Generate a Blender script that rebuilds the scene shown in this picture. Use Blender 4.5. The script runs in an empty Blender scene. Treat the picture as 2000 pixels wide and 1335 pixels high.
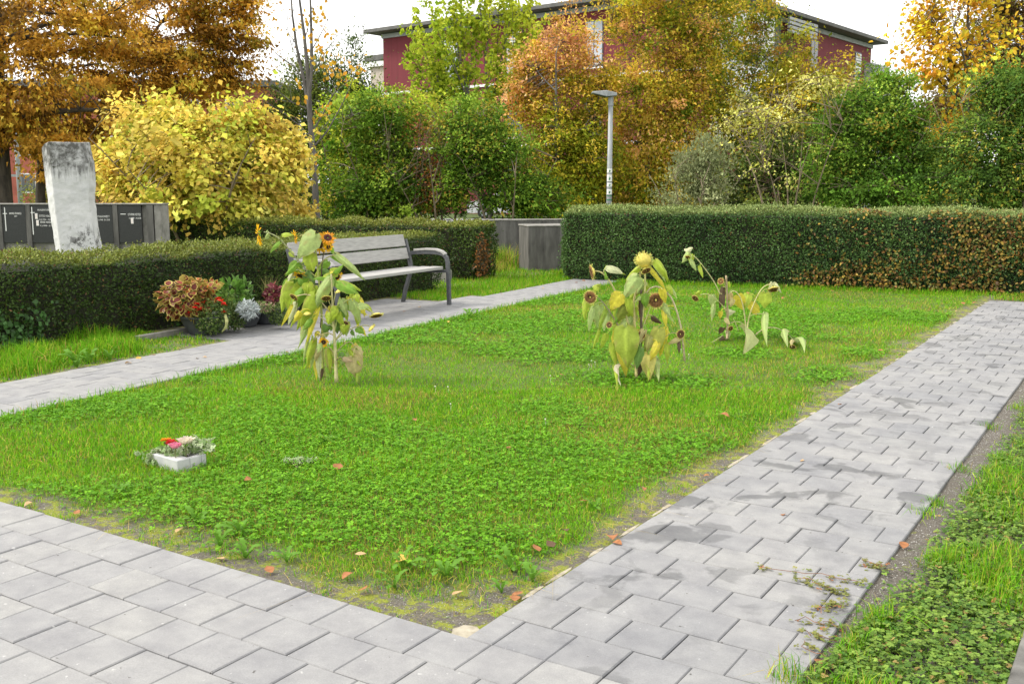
import bpy, math, random
import numpy as np
from mathutils import Vector, Matrix, Euler

# ------------------------------------------------------------------ camera, sky, sun, exposure
CAM_H = 1.45
FOCAL = 1965.0                      # in pixels of a 2000 px wide frame
PITCH = math.atan(302.0 / 1965.0)
YAW = math.radians(32.7)
scene = bpy.context.scene
COL = scene.collection
cam_data = bpy.data.cameras.new('camera')
cam_data.sensor_width = 36.0
cam_data.lens = FOCAL / 2000.0 * 36.0
cam_data.clip_start = 0.05
cam_data.clip_end = 2000.0
cam = bpy.data.objects.new('camera', cam_data)
cam.location = (0, 0, CAM_H)
cam.rotation_euler = (math.radians(90) - PITCH, 0, YAW)
COL.objects.link(cam)
scene.camera = cam

SUN_EL, SUN_AZ = math.radians(48), math.radians(215)   # azimuth counter-clockwise from +X, towards the sun
world = bpy.data.worlds.new('World')
scene.world = world
world.use_nodes = True
wt = world.node_tree
for n in list(wt.nodes): wt.nodes.remove(n)
w_out = wt.nodes.new('ShaderNodeOutputWorld')
w_bg = wt.nodes.new('ShaderNodeBackground')
w_sky = wt.nodes.new('ShaderNodeTexSky')
w_sky.sky_type = 'NISHITA'
w_sky.sun_disc = False
w_sky.sun_elevation = SUN_EL
w_sky.sun_rotation = math.radians(90) - SUN_AZ
w_sky.air_density = 1.0; w_sky.dust_density = 4.0
w_hs = wt.nodes.new('ShaderNodeHueSaturation'); w_hs.inputs['Saturation'].default_value = 0.12
w_mix = wt.nodes.new('ShaderNodeMixRGB'); w_mix.inputs[0].default_value = 0.82
w_mix.inputs[2].default_value = (7.6, 7.55, 7.4, 1)    # even white cloud cover
wt.links.new(w_sky.outputs[0], w_hs.inputs['Color'])
wt.links.new(w_hs.outputs[0], w_mix.inputs[1])
wt.links.new(w_mix.outputs[0], w_bg.inputs[0])
w_bg.inputs[1].default_value = 0.12
wt.links.new(w_bg.outputs[0], w_out.inputs[0])

sun_data = bpy.data.lights.new('sun', 'SUN')
sun_data.energy = 1.5
sun_data.angle = math.radians(11)
sun_data.color = (1.0, 0.93, 0.82)
sun = bpy.data.objects.new('sun', sun_data)
sd = Vector((math.cos(SUN_AZ) * math.cos(SUN_EL), math.sin(SUN_AZ) * math.cos(SUN_EL), math.sin(SUN_EL)))
sun.rotation_euler = sd.to_track_quat('Z', 'Y').to_euler()
sun.location = sd * 30
COL.objects.link(sun)

scene.view_settings.view_transform = 'Standard'
scene.view_settings.look = 'None'
scene.view_settings.gamma = 1.0
scene.view_settings.use_curve_mapping = False
scene.view_settings.exposure = 1.2
scene.cycles.max_bounces = 6
scene.cycles.diffuse_bounces = 3
scene.cycles.transmission_bounces = 4
scene.cycles.transparent_max_bounces = 4

# ------------------------------------------------------------------ helpers
RNG = np.random.default_rng(7)
random.seed(7)
SA, CA = math.sin(YAW), math.cos(YAW)

def lw(l, d, z=0.0):
    """metres to the right / ahead of the standpoint -> world"""
    return Vector((l * CA - d * SA, l * SA + d * CA, z))

def _ray(u, v):
    x = (u - 1000.0) / FOCAL; y = -(v - 667.5) / FOCAL
    return x, math.cos(PITCH) + y * math.sin(PITCH), -math.sin(PITCH) + y * math.cos(PITCH)

def gp(u, v, z=0.0):
    """ground point measured in the photograph"""
    r = _ray(u, v); t = (z - CAM_H) / r[2]
    return lw(r[0] * t, r[1] * t, z)

def dp(u, v, d):
    """point measured in the photograph at distance d ahead"""
    r = _ray(u, v); t = d / r[1]
    return lw(r[0] * t, d, CAM_H + r[2] * t)

CAMP = Vector((0, 0, CAM_H))

def link(o, parent=None):
    COL.objects.link(o)
    if parent is not None:
        o.parent = parent
    return o

def tag(o, label=None, cat=None, group=None, kind=None):
    if label: o['label'] = label
    if cat: o['category'] = cat
    if group: o['group'] = group
    if kind: o['kind'] = kind
    return o

def empty(name, loc=(0, 0, 0), rz=0.0):
    o = bpy.data.objects.new(name, None)
    o.empty_display_size = 0.1
    o.location = loc; o.rotation_euler = (0, 0, rz)
    return link(o)

def np_mesh(name, verts, quads=None, tris=None, col=None, mat=None, smooth=False):
    me = bpy.data.meshes.new(name)
    verts = np.asarray(verts, dtype=np.float32).reshape(-1, 3)
    me.vertices.add(len(verts)); me.vertices.foreach_set('co', verts.ravel())
    ls, st, tot, pos = [], [], [], 0
    if quads is not None and len(quads):
        q = np.asarray(quads, dtype=np.int32).reshape(-1, 4)
        ls.append(q.ravel()); st.append(np.arange(len(q)) * 4 + pos); tot.append(np.full(len(q), 4)); pos += q.size
    if tris is not None and len(tris):
        t = np.asarray(tris, dtype=np.int32).reshape(-1, 3)
        ls.append(t.ravel()); st.append(np.arange(len(t)) * 3 + pos); tot.append(np.full(len(t), 3)); pos += t.size
    ls = np.concatenate(ls).astype(np.int32); st = np.concatenate(st).astype(np.int32); tot = np.concatenate(tot).astype(np.int32)
    me.loops.add(len(ls)); me.loops.foreach_set('vertex_index', ls)
    me.polygons.add(len(st)); me.polygons.foreach_set('loop_start', st)
    me.polygons.foreach_set('loop_total', tot)
    if smooth: me.polygons.foreach_set('use_smooth', np.ones(len(st), dtype=bool))
    if col is not None:
        a = me.color_attributes.new('Col', 'FLOAT_COLOR', 'POINT')
        c = np.ones((len(verts), 4), dtype=np.float32); c[:, :3] = np.clip(np.asarray(col), 0, 1)
        a.data.foreach_set('color', c.ravel())
    if mat is not None: me.materials.append(mat)
    me.update(calc_edges=True); me.validate()
    return me

def np_obj(name, verts, quads=None, tris=None, col=None, mat=None, parent=None, smooth=False):
    return link(bpy.data.objects.new(name, np_mesh(name, verts, quads, tris, col, mat, smooth)), parent)

class MB:
    """collects boxes, tubes, prisms, rings into one mesh"""
    def __init__(s): s.v, s.f, s.c = [], [], []
    def add(s, vs, fs, col=(1, 1, 1)):
        b = len(s.v); s.v += [tuple(p) for p in vs]; s.f += [tuple(i + b for i in f) for f in fs]; s.c += [col] * len(vs)
    def box(s, x0, x1, y0, y1, z0, z1, M=None, col=(1, 1, 1)):
        vs = [Vector(p) for p in ((x0, y0, z0), (x1, y0, z0), (x1, y1, z0), (x0, y1, z0), (x0, y0, z1), (x1, y0, z1), (x1, y1, z1), (x0, y1, z1))]
        if M is not None: vs = [M @ p for p in vs]
        s.add(vs, [(3, 2, 1, 0), (4, 5, 6, 7), (0, 1, 5, 4), (1, 2, 6, 5), (2, 3, 7, 6), (3, 0, 4, 7)], col)
    def tube(s, pts, radii, n=6, cap=True, col=(1, 1, 1)):
        pts = [Vector(p) for p in pts]
        if not hasattr(radii, '__len__'): radii = [radii] * len(pts)
        rings = []; up = Vector((0.13, 0.21, 0.97))
        for i, p in enumerate(pts):
            t = (pts[min(i + 1, len(pts) - 1)] - pts[max(i - 1, 0)])
            t = t.normalized() if t.length > 1e-9 else Vector((0, 0, 1))
            a = t.cross(up)
            if a.length < 0.05: a = t.cross(Vector((1, 0, 0)))
            a.normalize(); b = t.cross(a)
            rings.append([p + (a * math.cos(2 * math.pi * k / n) + b * math.sin(2 * math.pi * k / n)) * radii[i] for k in range(n)])
        vs = [q for r in rings for q in r]; fs = []
        for i in range(len(pts) - 1):
            for k in range(n):
                fs.append((i * n + k, i * n + (k + 1) % n, (i + 1) * n + (k + 1) % n, (i + 1) * n + k))
        if cap:
            fs.append(tuple(range(n - 1, -1, -1))); fs.append(tuple((len(pts) - 1) * n + k for k in range(n)))
        s.add(vs, fs, col)
    def lathe(s, prof, n=20, M=None, col=(1, 1, 1), close=False):
        vs = []
        for r, z in prof:
            for k in range(n):
                a = 2 * math.pi * k / n
                p = Vector((r * math.cos(a), r * math.sin(a), z))
                vs.append(M @ p if M is not None else p)
        fs = []
        for i in range(len(prof) - 1):
            for k in range(n):
                fs.append((i * n + k, i * n + (k + 1) % n, (i + 1) * n + (k + 1) % n, (i + 1) * n + k))
        fs.append(tuple(range(n - 1, -1, -1)))
        fs.append(tuple((len(prof) - 1) * n + k for k in range(n)))
        s.add(vs, fs, col)
    def prism(s, poly, axis0, axis1, M=None, col=(1, 1, 1)):
        """poly of (x,z) extruded along y from axis0 to axis1"""
        n = len(poly)
        vs = [Vector((x, axis0, z)) for x, z in poly] + [Vector((x, axis1, z)) for x, z in poly]
        if M is not None: vs = [M @ p for p in vs]
        fs = [tuple(range(n)), tuple(range(2 * n - 1, n - 1, -1))]
        for i in range(n): fs.append((i, i + n, (i + 1) % n + n, (i + 1) % n))
        s.add(vs, fs, col)
    def mesh(s, name, mat, smooth=False, colored=False):
        me = bpy.data.meshes.new(name)
        me.from_pydata([tuple(p) for p in s.v], [], s.f)
        if smooth: me.polygons.foreach_set('use_smooth', np.ones(len(me.polygons), dtype=bool))
        if colored:
            a = me.color_attributes.new('Col', 'FLOAT_COLOR', 'POINT')
            c = np.ones((len(s.v), 4), dtype=np.float32); c[:, :3] = np.asarray(s.c)
            a.data.foreach_set('color', c.ravel())
        if mat is not None: me.materials.append(mat)
        me.update()
        return me
    def build(s, name, mat, parent=None, smooth=False, colored=False, bevel=0.0, autosmooth=False):
        o = link(bpy.data.objects.new(name, s.mesh(name, mat, smooth, colored)), parent)
        if bevel > 0:
            b = o.modifiers.new('bevel', 'BEVEL'); b.width = bevel; b.segments = 2; b.limit_method = 'ANGLE'
        return o

def copy_tree(o, parent=None):
    c = o.copy(); link(c, parent)
    for ch in list(o.children): copy_tree(ch, c)
    return c

# value noise on the ground plane / in space
_LAT = RNG.random((64, 64))
def vnoise(x, y, f=1.0, seed=0):
    x = np.asarray(x, dtype=np.float64) * f + 17.3 * seed; y = np.asarray(y, dtype=np.float64) * f + 31.7 * seed
    xi = np.floor(x).astype(int); yi = np.floor(y).astype(int); fx = x - xi; fy = y - yi
    fx = fx * fx * (3 - 2 * fx); fy = fy * fy * (3 - 2 * fy)
    g = lambda i, j: _LAT[i % 64, j % 64]
    return (g(xi, yi) * (1 - fx) + g(xi + 1, yi) * fx) * (1 - fy) + (g(xi, yi + 1) * (1 - fx) + g(xi + 1, yi + 1) * fx) * fy
def fbm(x, y, f=1.0, seed=0):
    return (vnoise(x, y, f, seed) + 0.5 * vnoise(x, y, f * 2.1, seed + 1) + 0.25 * vnoise(x, y, f * 4.3, seed + 2)) / 1.75

def nrm(a):
    return a / np.maximum(np.linalg.norm(a, axis=-1, keepdims=True), 1e-9)

# ------------------------------------------------------------------ materials
MATS = {}
def _new(name):
    m = bpy.data.materials.new(name); m.use_nodes = True
    nt = m.node_tree
    b = nt.nodes['Principled BSDF']
    MATS[name] = m
    return m, nt, b

def _coords(nt, kind='Object', scale=1.0):
    tc = nt.nodes.new('ShaderNodeTexCoord')
    mp = nt.nodes.new('ShaderNodeMapping')
    if hasattr(scale, '__len__'): mp.inputs['Scale'].default_value = scale
    else: mp.inputs['Scale'].default_value = (scale,) * 3
    if kind == 'World':
        g = nt.nodes.new('ShaderNodeNewGeometry'); nt.links.new(g.outputs['Position'], mp.inputs[0])
    else:
        nt.links.new(tc.outputs[kind], mp.inputs[0])
    return mp.outputs[0]

def _noise(nt, vec, scale, detail=4, rough=0.6, dist=0.0):
    n = nt.nodes.new('ShaderNodeTexNoise')
    n.inputs['Scale'].default_value = scale; n.inputs['Detail'].default_value = detail
    n.inputs['Roughness'].default_value = rough; n.inputs['Distortion'].default_value = dist
    nt.links.new(vec, n.inputs['Vector'])
    return n.outputs['Fac']

def _ramp(nt, fac, stops):
    r = nt.nodes.new('ShaderNodeValToRGB')
    els = r.color_ramp.elements
    els[0].position, els[0].color = stops[0][0], (*stops[0][1], 1)
    els[1].position, els[1].color = stops[-1][0], (*stops[-1][1], 1)
    for p, c in stops[1:-1]:
        e = els.new(p); e.color = (*c, 1)
    nt.links.new(fac, r.inputs[0])
    return r.outputs[0]

def _mix(nt, fac, a, b, mode='MIX'):
    m = nt.nodes.new('ShaderNodeMixRGB'); m.blend_type = mode
    for i, x in ((0, fac), (1, a), (2, b)):
        if isinstance(x, (int, float)): m.inputs[i].default_value = x
        elif isinstance(x, tuple): m.inputs[i].default_value = (*x, 1)
        else: nt.links.new(x, m.inputs[i])
    return m.outputs[0]

def _bump(nt, b, height, strength, dist=0.01):
    n = nt.nodes.new('ShaderNodeBump'); n.inputs['Strength'].default_value = strength; n.inputs['Distance'].default_value = dist
    nt.links.new(height, n.inputs['Height']); nt.links.new(n.outputs[0], b.inputs['Normal'])

def mat_noise(name, c0, c1, scale=6.0, rough=0.75, bump=0.2, bscale=60.0, space='Object', stretch=None, metallic=0.0, bdist=0.004, lo=0.35, hi=0.65):
    m, nt, b = _new(name)
    v = _coords(nt, space, stretch if stretch else 1.0)
    f = _noise(nt, v, scale, 5)
    nt.links.new(_ramp(nt, f, [(lo, c0), (hi, c1)]), b.inputs['Base Color'])
    b.inputs['Roughness'].default_value = rough; b.inputs['Metallic'].default_value = metallic
    if bump: _bump(nt, b, _noise(nt, v, bscale, 4), bump, bdist)
    return m

def mat_leaf(name, trans=0.3, rough=0.55, noise=0.0, nscale=40.0, spot=None, spec=0.35, nlo=0.6, nhi=0.72):
    """foliage coloured leaf by leaf through the mesh attribute; light passes through the blade"""
    m, nt, b = _new(name)
    at = nt.nodes.new('ShaderNodeAttribute'); at.attribute_name = 'Col'
    c = at.outputs['Color']
    if noise or spot:
        v = _coords(nt, 'Object')
        f = _noise(nt, v, nscale, 3)
        if noise: c = _mix(nt, 1.0, c, _ramp(nt, f, [(0.3, (1 - noise,) * 3), (0.7, (1 + noise,) * 3)]), 'MULTIPLY')
        if spot:
            f2 = _noise(nt, v, nscale * 0.5, 4, 0.7)
            fac = _ramp(nt, f2, [(nlo, (0, 0, 0)), (nhi, (1, 1, 1))])
            c = _mix(nt, fac, c, spot)
    nt.links.new(c, b.inputs['Base Color'])
    b.inputs['Roughness'].default_value = rough
    b.inputs['Specular IOR Level'].default_value = spec
    t = nt.nodes.new('ShaderNodeBsdfTranslucent'); nt.links.new(c, t.inputs['Color'])
    mx = nt.nodes.new('ShaderNodeMixShader'); mx.inputs[0].default_value = trans
    nt.links.new(b.outputs[0], mx.inputs[1]); nt.links.new(t.outputs[0], mx.inputs[2])
    nt.links.new(mx.outputs[0], nt.nodes['Material Output'].inputs['Surface'])
    return m

def mat_paver(name, wet=False):
    m, nt, b = _new(name)
    v = _coords(nt, 'World')
    oi = nt.nodes.new('ShaderNodeObjectInfo')
    base = _ramp(nt, oi.outputs['Random'], [(0.0, (0.222, 0.222, 0.228)), (0.2, (0.238, 0.237, 0.241)), (0.85, (0.252, 0.250, 0.250)), (1.0, (0.262, 0.260, 0.256))])
    blot = _noise(nt, v, 7.0, 5, 0.65)
    c = _mix(nt, 1.0, base, _ramp(nt, blot, [(0.3, (0.80, 0.80, 0.82)), (0.7, (1.14, 1.14, 1.12))]), 'MULTIPLY')
    grain = _noise(nt, v, 220.0, 3, 0.7)
    c = _mix(nt, 1.0, c, _ramp(nt, grain, [(0.3, (0.86, 0.86, 0.86)), (0.7, (1.13, 1.13, 1.13))]), 'MULTIPLY')
    spk = _noise(nt, v, 42.0, 2, 0.5)
    c = _mix(nt, _ramp(nt, spk, [(0.70, (0, 0, 0)), (0.77, (0.6, 0.6, 0.6))]), c, (0.5, 0.5, 0.49))
    spk2 = _noise(nt, v, 31.0, 2, 0.5)
    c = _mix(nt, _ramp(nt, spk2, [(0.735, (0, 0, 0)), (0.76, (0.8, 0.8, 0.8))]), c, (0.05, 0.045, 0.04))
    rough = 0.8
    if wet:
        w1 = _noise(nt, v, 3.4, 4, 0.55, 0.5)
        fac = _ramp(nt, w1, [(0.545, (0, 0, 0)), (0.60, (1, 1, 1))])
        big = _ramp(nt, _noise(nt, v, 0.55, 2), [(0.36, (0, 0, 0)), (0.52, (1, 1, 1))])
        fac = _mix(nt, 1.0, fac, big, 'MULTIPLY')
        c = _mix(nt, fac, c, _mix(nt, 1.0, c, (0.58, 0.585, 0.59), 'MULTIPLY'))
        soft = _ramp(nt, _noise(nt, v, 1.3, 3), [(0.42, (1, 1, 1)), (0.62, (0.86, 0.87, 0.89))])
        c = _mix(nt, 1.0, c, soft, 'MULTIPLY')
    nt.links.new(c, b.inputs['Base Color'])
    b.inputs['Roughness'].default_value = rough
    b.inputs['Specular IOR Level'].default_value = 0.35
    _bump(nt, b, grain, 0.25, 0.002)
    return m

mat_paver('paver'); mat_paver('paver_damp', True)
mat_noise('sand_joint', (0.10, 0.095, 0.085), (0.22, 0.2, 0.17), 40, 0.95, 0.4, 200, 'World')
mat_noise('sand_pale', (0.26, 0.23, 0.17), (0.38, 0.345, 0.27), 30, 0.95, 0.4, 200, 'World')
mat_noise('asphalt', (0.16, 0.16, 0.165), (0.24, 0.24, 0.24), 3, 0.9, 0.2, 80, 'World')
mat_noise('concrete_old', (0.05, 0.048, 0.044), (0.165, 0.16, 0.148), 9, 0.9, 0.35, 50, 'World', (1, 1, 0.22), lo=.3, hi=.72)
mat_noise('concrete_pale', (0.15, 0.145, 0.13), (0.27, 0.26, 0.24), 8, 0.9, 0.3, 60, 'World')
mat_noise('wood_grey', (0.27, 0.265, 0.255), (0.38, 0.37, 0.355), 6, 0.75, 0.25, 40, 'Object', (14, 1.2, 14))
mat_noise('metal_dark', (0.055, 0.058, 0.064), (0.085, 0.088, 0.095), 20, 0.5, 0.05, 200)
mat_noise('pole_grey', (0.22, 0.24, 0.25), (0.31, 0.33, 0.34), 6, 0.5, 0.06, 60, 'Object', (6, 6, 1))
mat_noise('bark', (0.03, 0.025, 0.02), (0.085, 0.07, 0.055), 9, 0.95, 0.6, 30, 'World', (1, 1, 0.3), bdist=0.02)
mat_noise('bark_grey', (0.075, 0.068, 0.062), (0.16, 0.15, 0.14), 9, 0.95, 0.6, 30, 'World', (1, 1, 0.3), bdist=0.02)
mat_noise('twig', (0.13, 0.10, 0.065), (0.24, 0.19, 0.13), 9, 0.9, 0.2, 30)
mat_noise('hedge_core', (0.012, 0.014, 0.008), (0.035, 0.035, 0.02), 12, 1.0, 0.6, 30, 'World', bdist=0.03)
mat_noise('pot_grey', (0.055, 0.06, 0.07), (0.08, 0.085, 0.095), 12, 0.55, 0.05, 100)
mat_noise('soil_dark', (0.02, 0.015, 0.01), (0.05, 0.04, 0.03), 40, 1.0, 0.6, 80)
mat_noise('marble', (0.36, 0.37, 0.38), (0.48, 0.48, 0.48), 14, 0.6, 0.08, 60)
mat_noise('plaque', (0.018, 0.019, 0.02), (0.032, 0.033, 0.034), 60, 0.28, 0.0)
mat_noise('lettering', (0.72, 0.72, 0.70), (0.8, 0.8, 0.78), 30, 0.5, 0.0)
mat_noise('photo_tile', (0.75, 0.6, 0.55), (0.85, 0.82, 0.8), 90, 0.4, 0.0)
mat_noise('roof_grey', (0.085, 0.085, 0.082), (0.14, 0.137, 0.13), 4, 0.8, 0.1, 20)
mat_noise('white_paint', (0.66, 0.66, 0.66), (0.78, 0.78, 0.78), 2, 0.6, 0.03, 40)
mat_noise('beige_paint', (0.42, 0.36, 0.31), (0.5, 0.44, 0.38), 2, 0.8, 0.05, 40)
mat_noise('grey_panel', (0.28, 0.29, 0.3), (0.36, 0.37, 0.38), 2, 0.6, 0.03, 40)
mat_noise('frame_dark', (0.05, 0.05, 0.055), (0.08, 0.08, 0.085), 10, 0.5, 0.0)
mat_noise('stone_bits', (0.16, 0.15, 0.14), (0.5, 0.49, 0.46), 40, 0.9, 0.2, 80, 'World')
mat_noise('rubber', (0.012, 0.012, 0.013), (0.03, 0.03, 0.03), 10, 0.8, 0.0)
mat_noise('car_paint', (0.62, 0.63, 0.65), (0.7, 0.71, 0.72), 2, 0.25, 0.0, metallic=0.2)
mat_noise('sticker_white', (0.7, 0.72, 0.7), (0.85, 0.85, 0.84), 60, 0.6, 0.0)
mat_noise('sticker_mark', (0.02, 0.05, 0.03), (0.05, 0.3, 0.14), 90, 0.6, 0.0)

def mat_glass_like(name, c, rough=0.08):
    m, nt, b = _new(name)
    v = _coords(nt, 'Object')
    nt.links.new(_ramp(nt, _noise(nt, v, 0.8, 2), [(0.3, tuple(x * 0.8 for x in c)), (0.7, c)]), b.inputs['Base Color'])
    b.inputs['Roughness'].default_value = rough; b.inputs['Specular IOR Level'].default_value = 0.8
    return m
mat_glass_like('window_glass', (0.05, 0.06, 0.07))
mat_glass_like('window_curtain', (0.42, 0.46, 0.52), 0.15)

def mat_cladding():
    m, nt, b = _new('red_cladding')
    v = _coords(nt, 'Object')
    sx = nt.nodes.new('ShaderNodeSeparateXYZ'); nt.links.new(v, sx.inputs[0])
    ad = nt.nodes.new('ShaderNodeMath'); ad.operation = 'ADD'
    nt.links.new(sx.outputs[0], ad.inputs[0]); nt.links.new(sx.outputs[1], ad.inputs[1])
    cb = nt.nodes.new('ShaderNodeCombineXYZ'); nt.links.new(ad.outputs[0], cb.inputs[0])
    w = nt.nodes.new('ShaderNodeTexWave'); w.inputs['Scale'].default_value = 1.1; w.bands_direction = 'X'
    w.wave_profile = 'SAW'
    nt.links.new(cb.outputs[0], w.inputs['Vector'])
    st = nt.nodes.new('ShaderNodeMapping'); st.inputs['Scale'].default_value = (3.0, 3.0, 0.05); nt.links.new(v, st.inputs[0])
    f = _noise(nt, st.outputs[0], 2.0, 5)
    c = _ramp(nt, f, [(0.3, (0.125, 0.013, 0.021)), (0.7, (0.175, 0.021, 0.031))])
    c = _mix(nt, 1.0, c, _ramp(nt, w.outputs['Fac'], [(0.0, (0.7, 0.7, 0.7)), (0.12, (1, 1, 1))]), 'MULTIPLY')
    nt.links.new(c, b.inputs['Base Color']); b.inputs['Roughness'].default_value = 0.8
    _bump(nt, b, w.outputs['Fac'], 0.3, 0.02)
    return m
mat_cladding()

def mat_ground():
    m, nt, b = _new('ground_soil')
    v = _coords(nt, 'World')
    f = _noise(nt, v, 1.6, 6, 0.65)
    c = _ramp(nt, f, [(0.3, (0.05, 0.045, 0.02)), (0.5, (0.06, 0.095, 0.02)), (0.7, (0.085, 0.15, 0.025))])
    nt.links.new(c, b.inputs['Base Color']); b.inputs['Roughness'].default_value = 1.0
    _bump(nt, b, _noise(nt, v, 50, 4), 0.5, 0.02)
    return m
mat_ground()

def mat_lawn_soil(name='lawn_soil', lo=.45, hi=.53):
    """dark earth with pale grit and bright moss cushions"""
    m, nt, b = _new(name)
    v = _coords(nt, 'World')
    g = _noise(nt, v, 120, 4, 0.75)
    soil = _ramp(nt, g, [(0.3, (0.045, 0.037, 0.03)), (0.55, (0.13, 0.115, 0.095)), (0.75, (0.24, 0.22, 0.19))])
    ms = _noise(nt, v, 13.0, 6, 0.75)
    moss = _ramp(nt, g, [(0.3, (0.10, 0.12, 0.010)), (0.7, (0.30, 0.33, 0.025))])
    c = _mix(nt, _ramp(nt, ms, [(lo, (0, 0, 0)), (hi, (1, 1, 1))]), soil, moss)
    at = nt.nodes.new('ShaderNodeAttribute'); at.attribute_name = 'Col'       # red channel: closed sward, matted with green thatch
    sp = nt.nodes.new('ShaderNodeSeparateColor'); nt.links.new(at.outputs['Color'], sp.inputs[0])
    thatch = _ramp(nt, g, [(0.3, (0.035, 0.06, 0.010)), (0.6, (0.10, 0.15, 0.02)), (0.8, (0.24, 0.22, 0.06))])
    c = _mix(nt, sp.outputs[0], c, thatch)
    nt.links.new(c, b.inputs['Base Color']); b.inputs['Roughness'].default_value = 1.0
    h = _mix(nt, 0.5, g, ms)
    _bump(nt, b, h, 0.8, 0.02)
    return m
mat_lawn_soil('lawn_soil', .47, .56); mat_lawn_soil('verge_soil', .62, .70)

def mat_stele():
    m, nt, b = _new('stele_stone')
    v = _coords(nt, 'Object')
    base = _ramp(nt, _noise(nt, v, 5, 6, 0.65), [(0.3, (0.48, 0.485, 0.49)), (0.7, (0.60, 0.60, 0.595))])
    sx = nt.nodes.new('ShaderNodeSeparateXYZ'); nt.links.new(v, sx.inputs[0])
    st = nt.nodes.new('ShaderNodeMapping'); st.inputs['Scale'].default_value = (22, 22, 1.2); nt.links.new(v, st.inputs[0])
    dr = _noise(nt, st.outputs[0], 1.6, 5, 0.7)              # runs of algae below the rim
    mz = nt.nodes.new('ShaderNodeMath'); mz.operation = 'MULTIPLY_ADD'
    nt.links.new(dr, mz.inputs[0]); mz.inputs[1].default_value = 0.75; nt.links.new(sx.outputs[2], mz.inputs[2])
    top = _ramp(nt, mz.outputs[0], [(0.0, (0, 0, 0)), (1.0, (1, 1, 1))])
    mr = nt.nodes.new('ShaderNodeMapRange'); mr.inputs[1].default_value = 1.93; mr.inputs[2].default_value = 2.10
    nt.links.new(mz.outputs[0], mr.inputs[0])
    blot = _ramp(nt, _noise(nt, v, 11, 5, 0.7), [(0.32, (0.12, 0.12, 0.12)), (0.58, (1, 1, 1))])
    fac = _mix(nt, 1.0, mr.outputs[0], blot, 'MULTIPLY')
    c = _mix(nt, fac, base, (0.085, 0.084, 0.078))
    mr2 = nt.nodes.new('ShaderNodeMapRange'); mr2.inputs[1].default_value = 1.35; mr2.inputs[2].default_value = 1.15
    nt.links.new(mz.outputs[0], mr2.inputs[0])
    blot2 = _ramp(nt, _noise(nt, v, 7, 6, 0.75), [(0.5, (0, 0, 0)), (0.56, (1, 1, 1))])
    sd2 = nt.nodes.new('ShaderNodeMapRange'); sd2.inputs[1].default_value = 0.0; sd2.inputs[2].default_value = 0.12
    nt.links.new(sx.outputs[0], sd2.inputs[0])
    fac2 = _mix(nt, 1.0, _mix(nt, 1.0, mr2.outputs[0], blot2, 'MULTIPLY'), sd2.outputs[0], 'MULTIPLY')
    c = _mix(nt, fac2, c, (0.09, 0.088, 0.085))
    nt.links.new(c, b.inputs['Base Color']); b.inputs['Roughness'].default_value = 0.85
    _bump(nt, b, _noise(nt, v, 16, 6, 0.7), 0.5, 0.015)
    return m
mat_stele()

mat_leaf('leaf_far', 0.34, 0.7, spec=0.12)
mat_leaf('leaf_hedge', 0.2, 0.5, spec=0.25)
mat_leaf('grass_blade', 0.34, 0.6, spec=0.12)
mat_leaf('clover_leaf', 0.3, 0.6, spec=0.15)
mat_leaf('sunflower_leaf', 0.38, 0.6, 0.14, 55.0, (0.30, 0.22, 0.08), 0.3, 0.66, 0.74)
mat_leaf('petal', 0.35, 0.6, 0.15, 60.0)
mat_leaf('stalk', 0.05, 0.7, 0.25, 30.0)
mat_leaf('seed_disc', 0.0, 0.95, 0.5, 140.0)
mat_leaf('dry_leaf', 0.25, 0.7, 0.3, 60.0)
mat_leaf('potted_leaf', 0.3, 0.5, 0.12, 60.0)

# ------------------------------------------------------------------ the setting: ground, paths, lawn
def sheet(name, pts, z, mat, kind='structure'):
    me = bpy.data.meshes.new(name)
    me.from_pydata([(p[0], p[1], z) for p in pts], [], [tuple(range(len(pts)))])
    me.materials.append(MATS[mat]); me.update()
    if me.polygons[0].normal.z < 0: me.flip_normals()
    o = link(bpy.data.objects.new(name, me)); o['kind'] = kind
    return o

g = sheet('ground', [(-700, -700), (700, -700), (700, 900), (-700, 900)], -0.075, 'ground_soil')
tag(g, 'grassy earth that runs under the garden out to the trees', 'ground')
rd = sheet('road', [lw(-60, 43).to_tuple(), lw(60, 43).to_tuple(), lw(60, 48.8).to_tuple(), lw(-60, 48.8).to_tuple()], -0.05, 'asphalt')
tag(rd, 'pale asphalt road seen in the gaps under the shrubs', 'road')

# --- paving
PW, PL = 0.2012, 0.2065            # pitch across / along the path
def paver_mesh(name, w, l, mat, c=0.0038, z0=-0.055):
    hx, hy = w / 2, l / 2
    v = []
    for (x, y, z) in ((hx, hy, z0), (hx, hy, -c), (hx - c, hy - c, 0)):
        v += [(-x, -y, z), (x, -y, z), (x, y, z), (-x, y, z)]
    f = [(8, 9, 10, 11)]
    for r in (0, 4):
        for k in range(4): f.append((r + k, r + (k + 1) % 4, r + 4 + (k + 1) % 4, r + 4 + k))
    me = bpy.data.meshes.new(name); me.from_pydata(v, [], f); me.materials.append(MATS[mat]); me.update()
    return me
J = 0.0036
PM = {m: (paver_mesh('paver', PW - J, PL - J, m), paver_mesh('half_paver', PW / 2 - J, PL - J, m)) for m in ('paver', 'paver_damp')}

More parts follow.
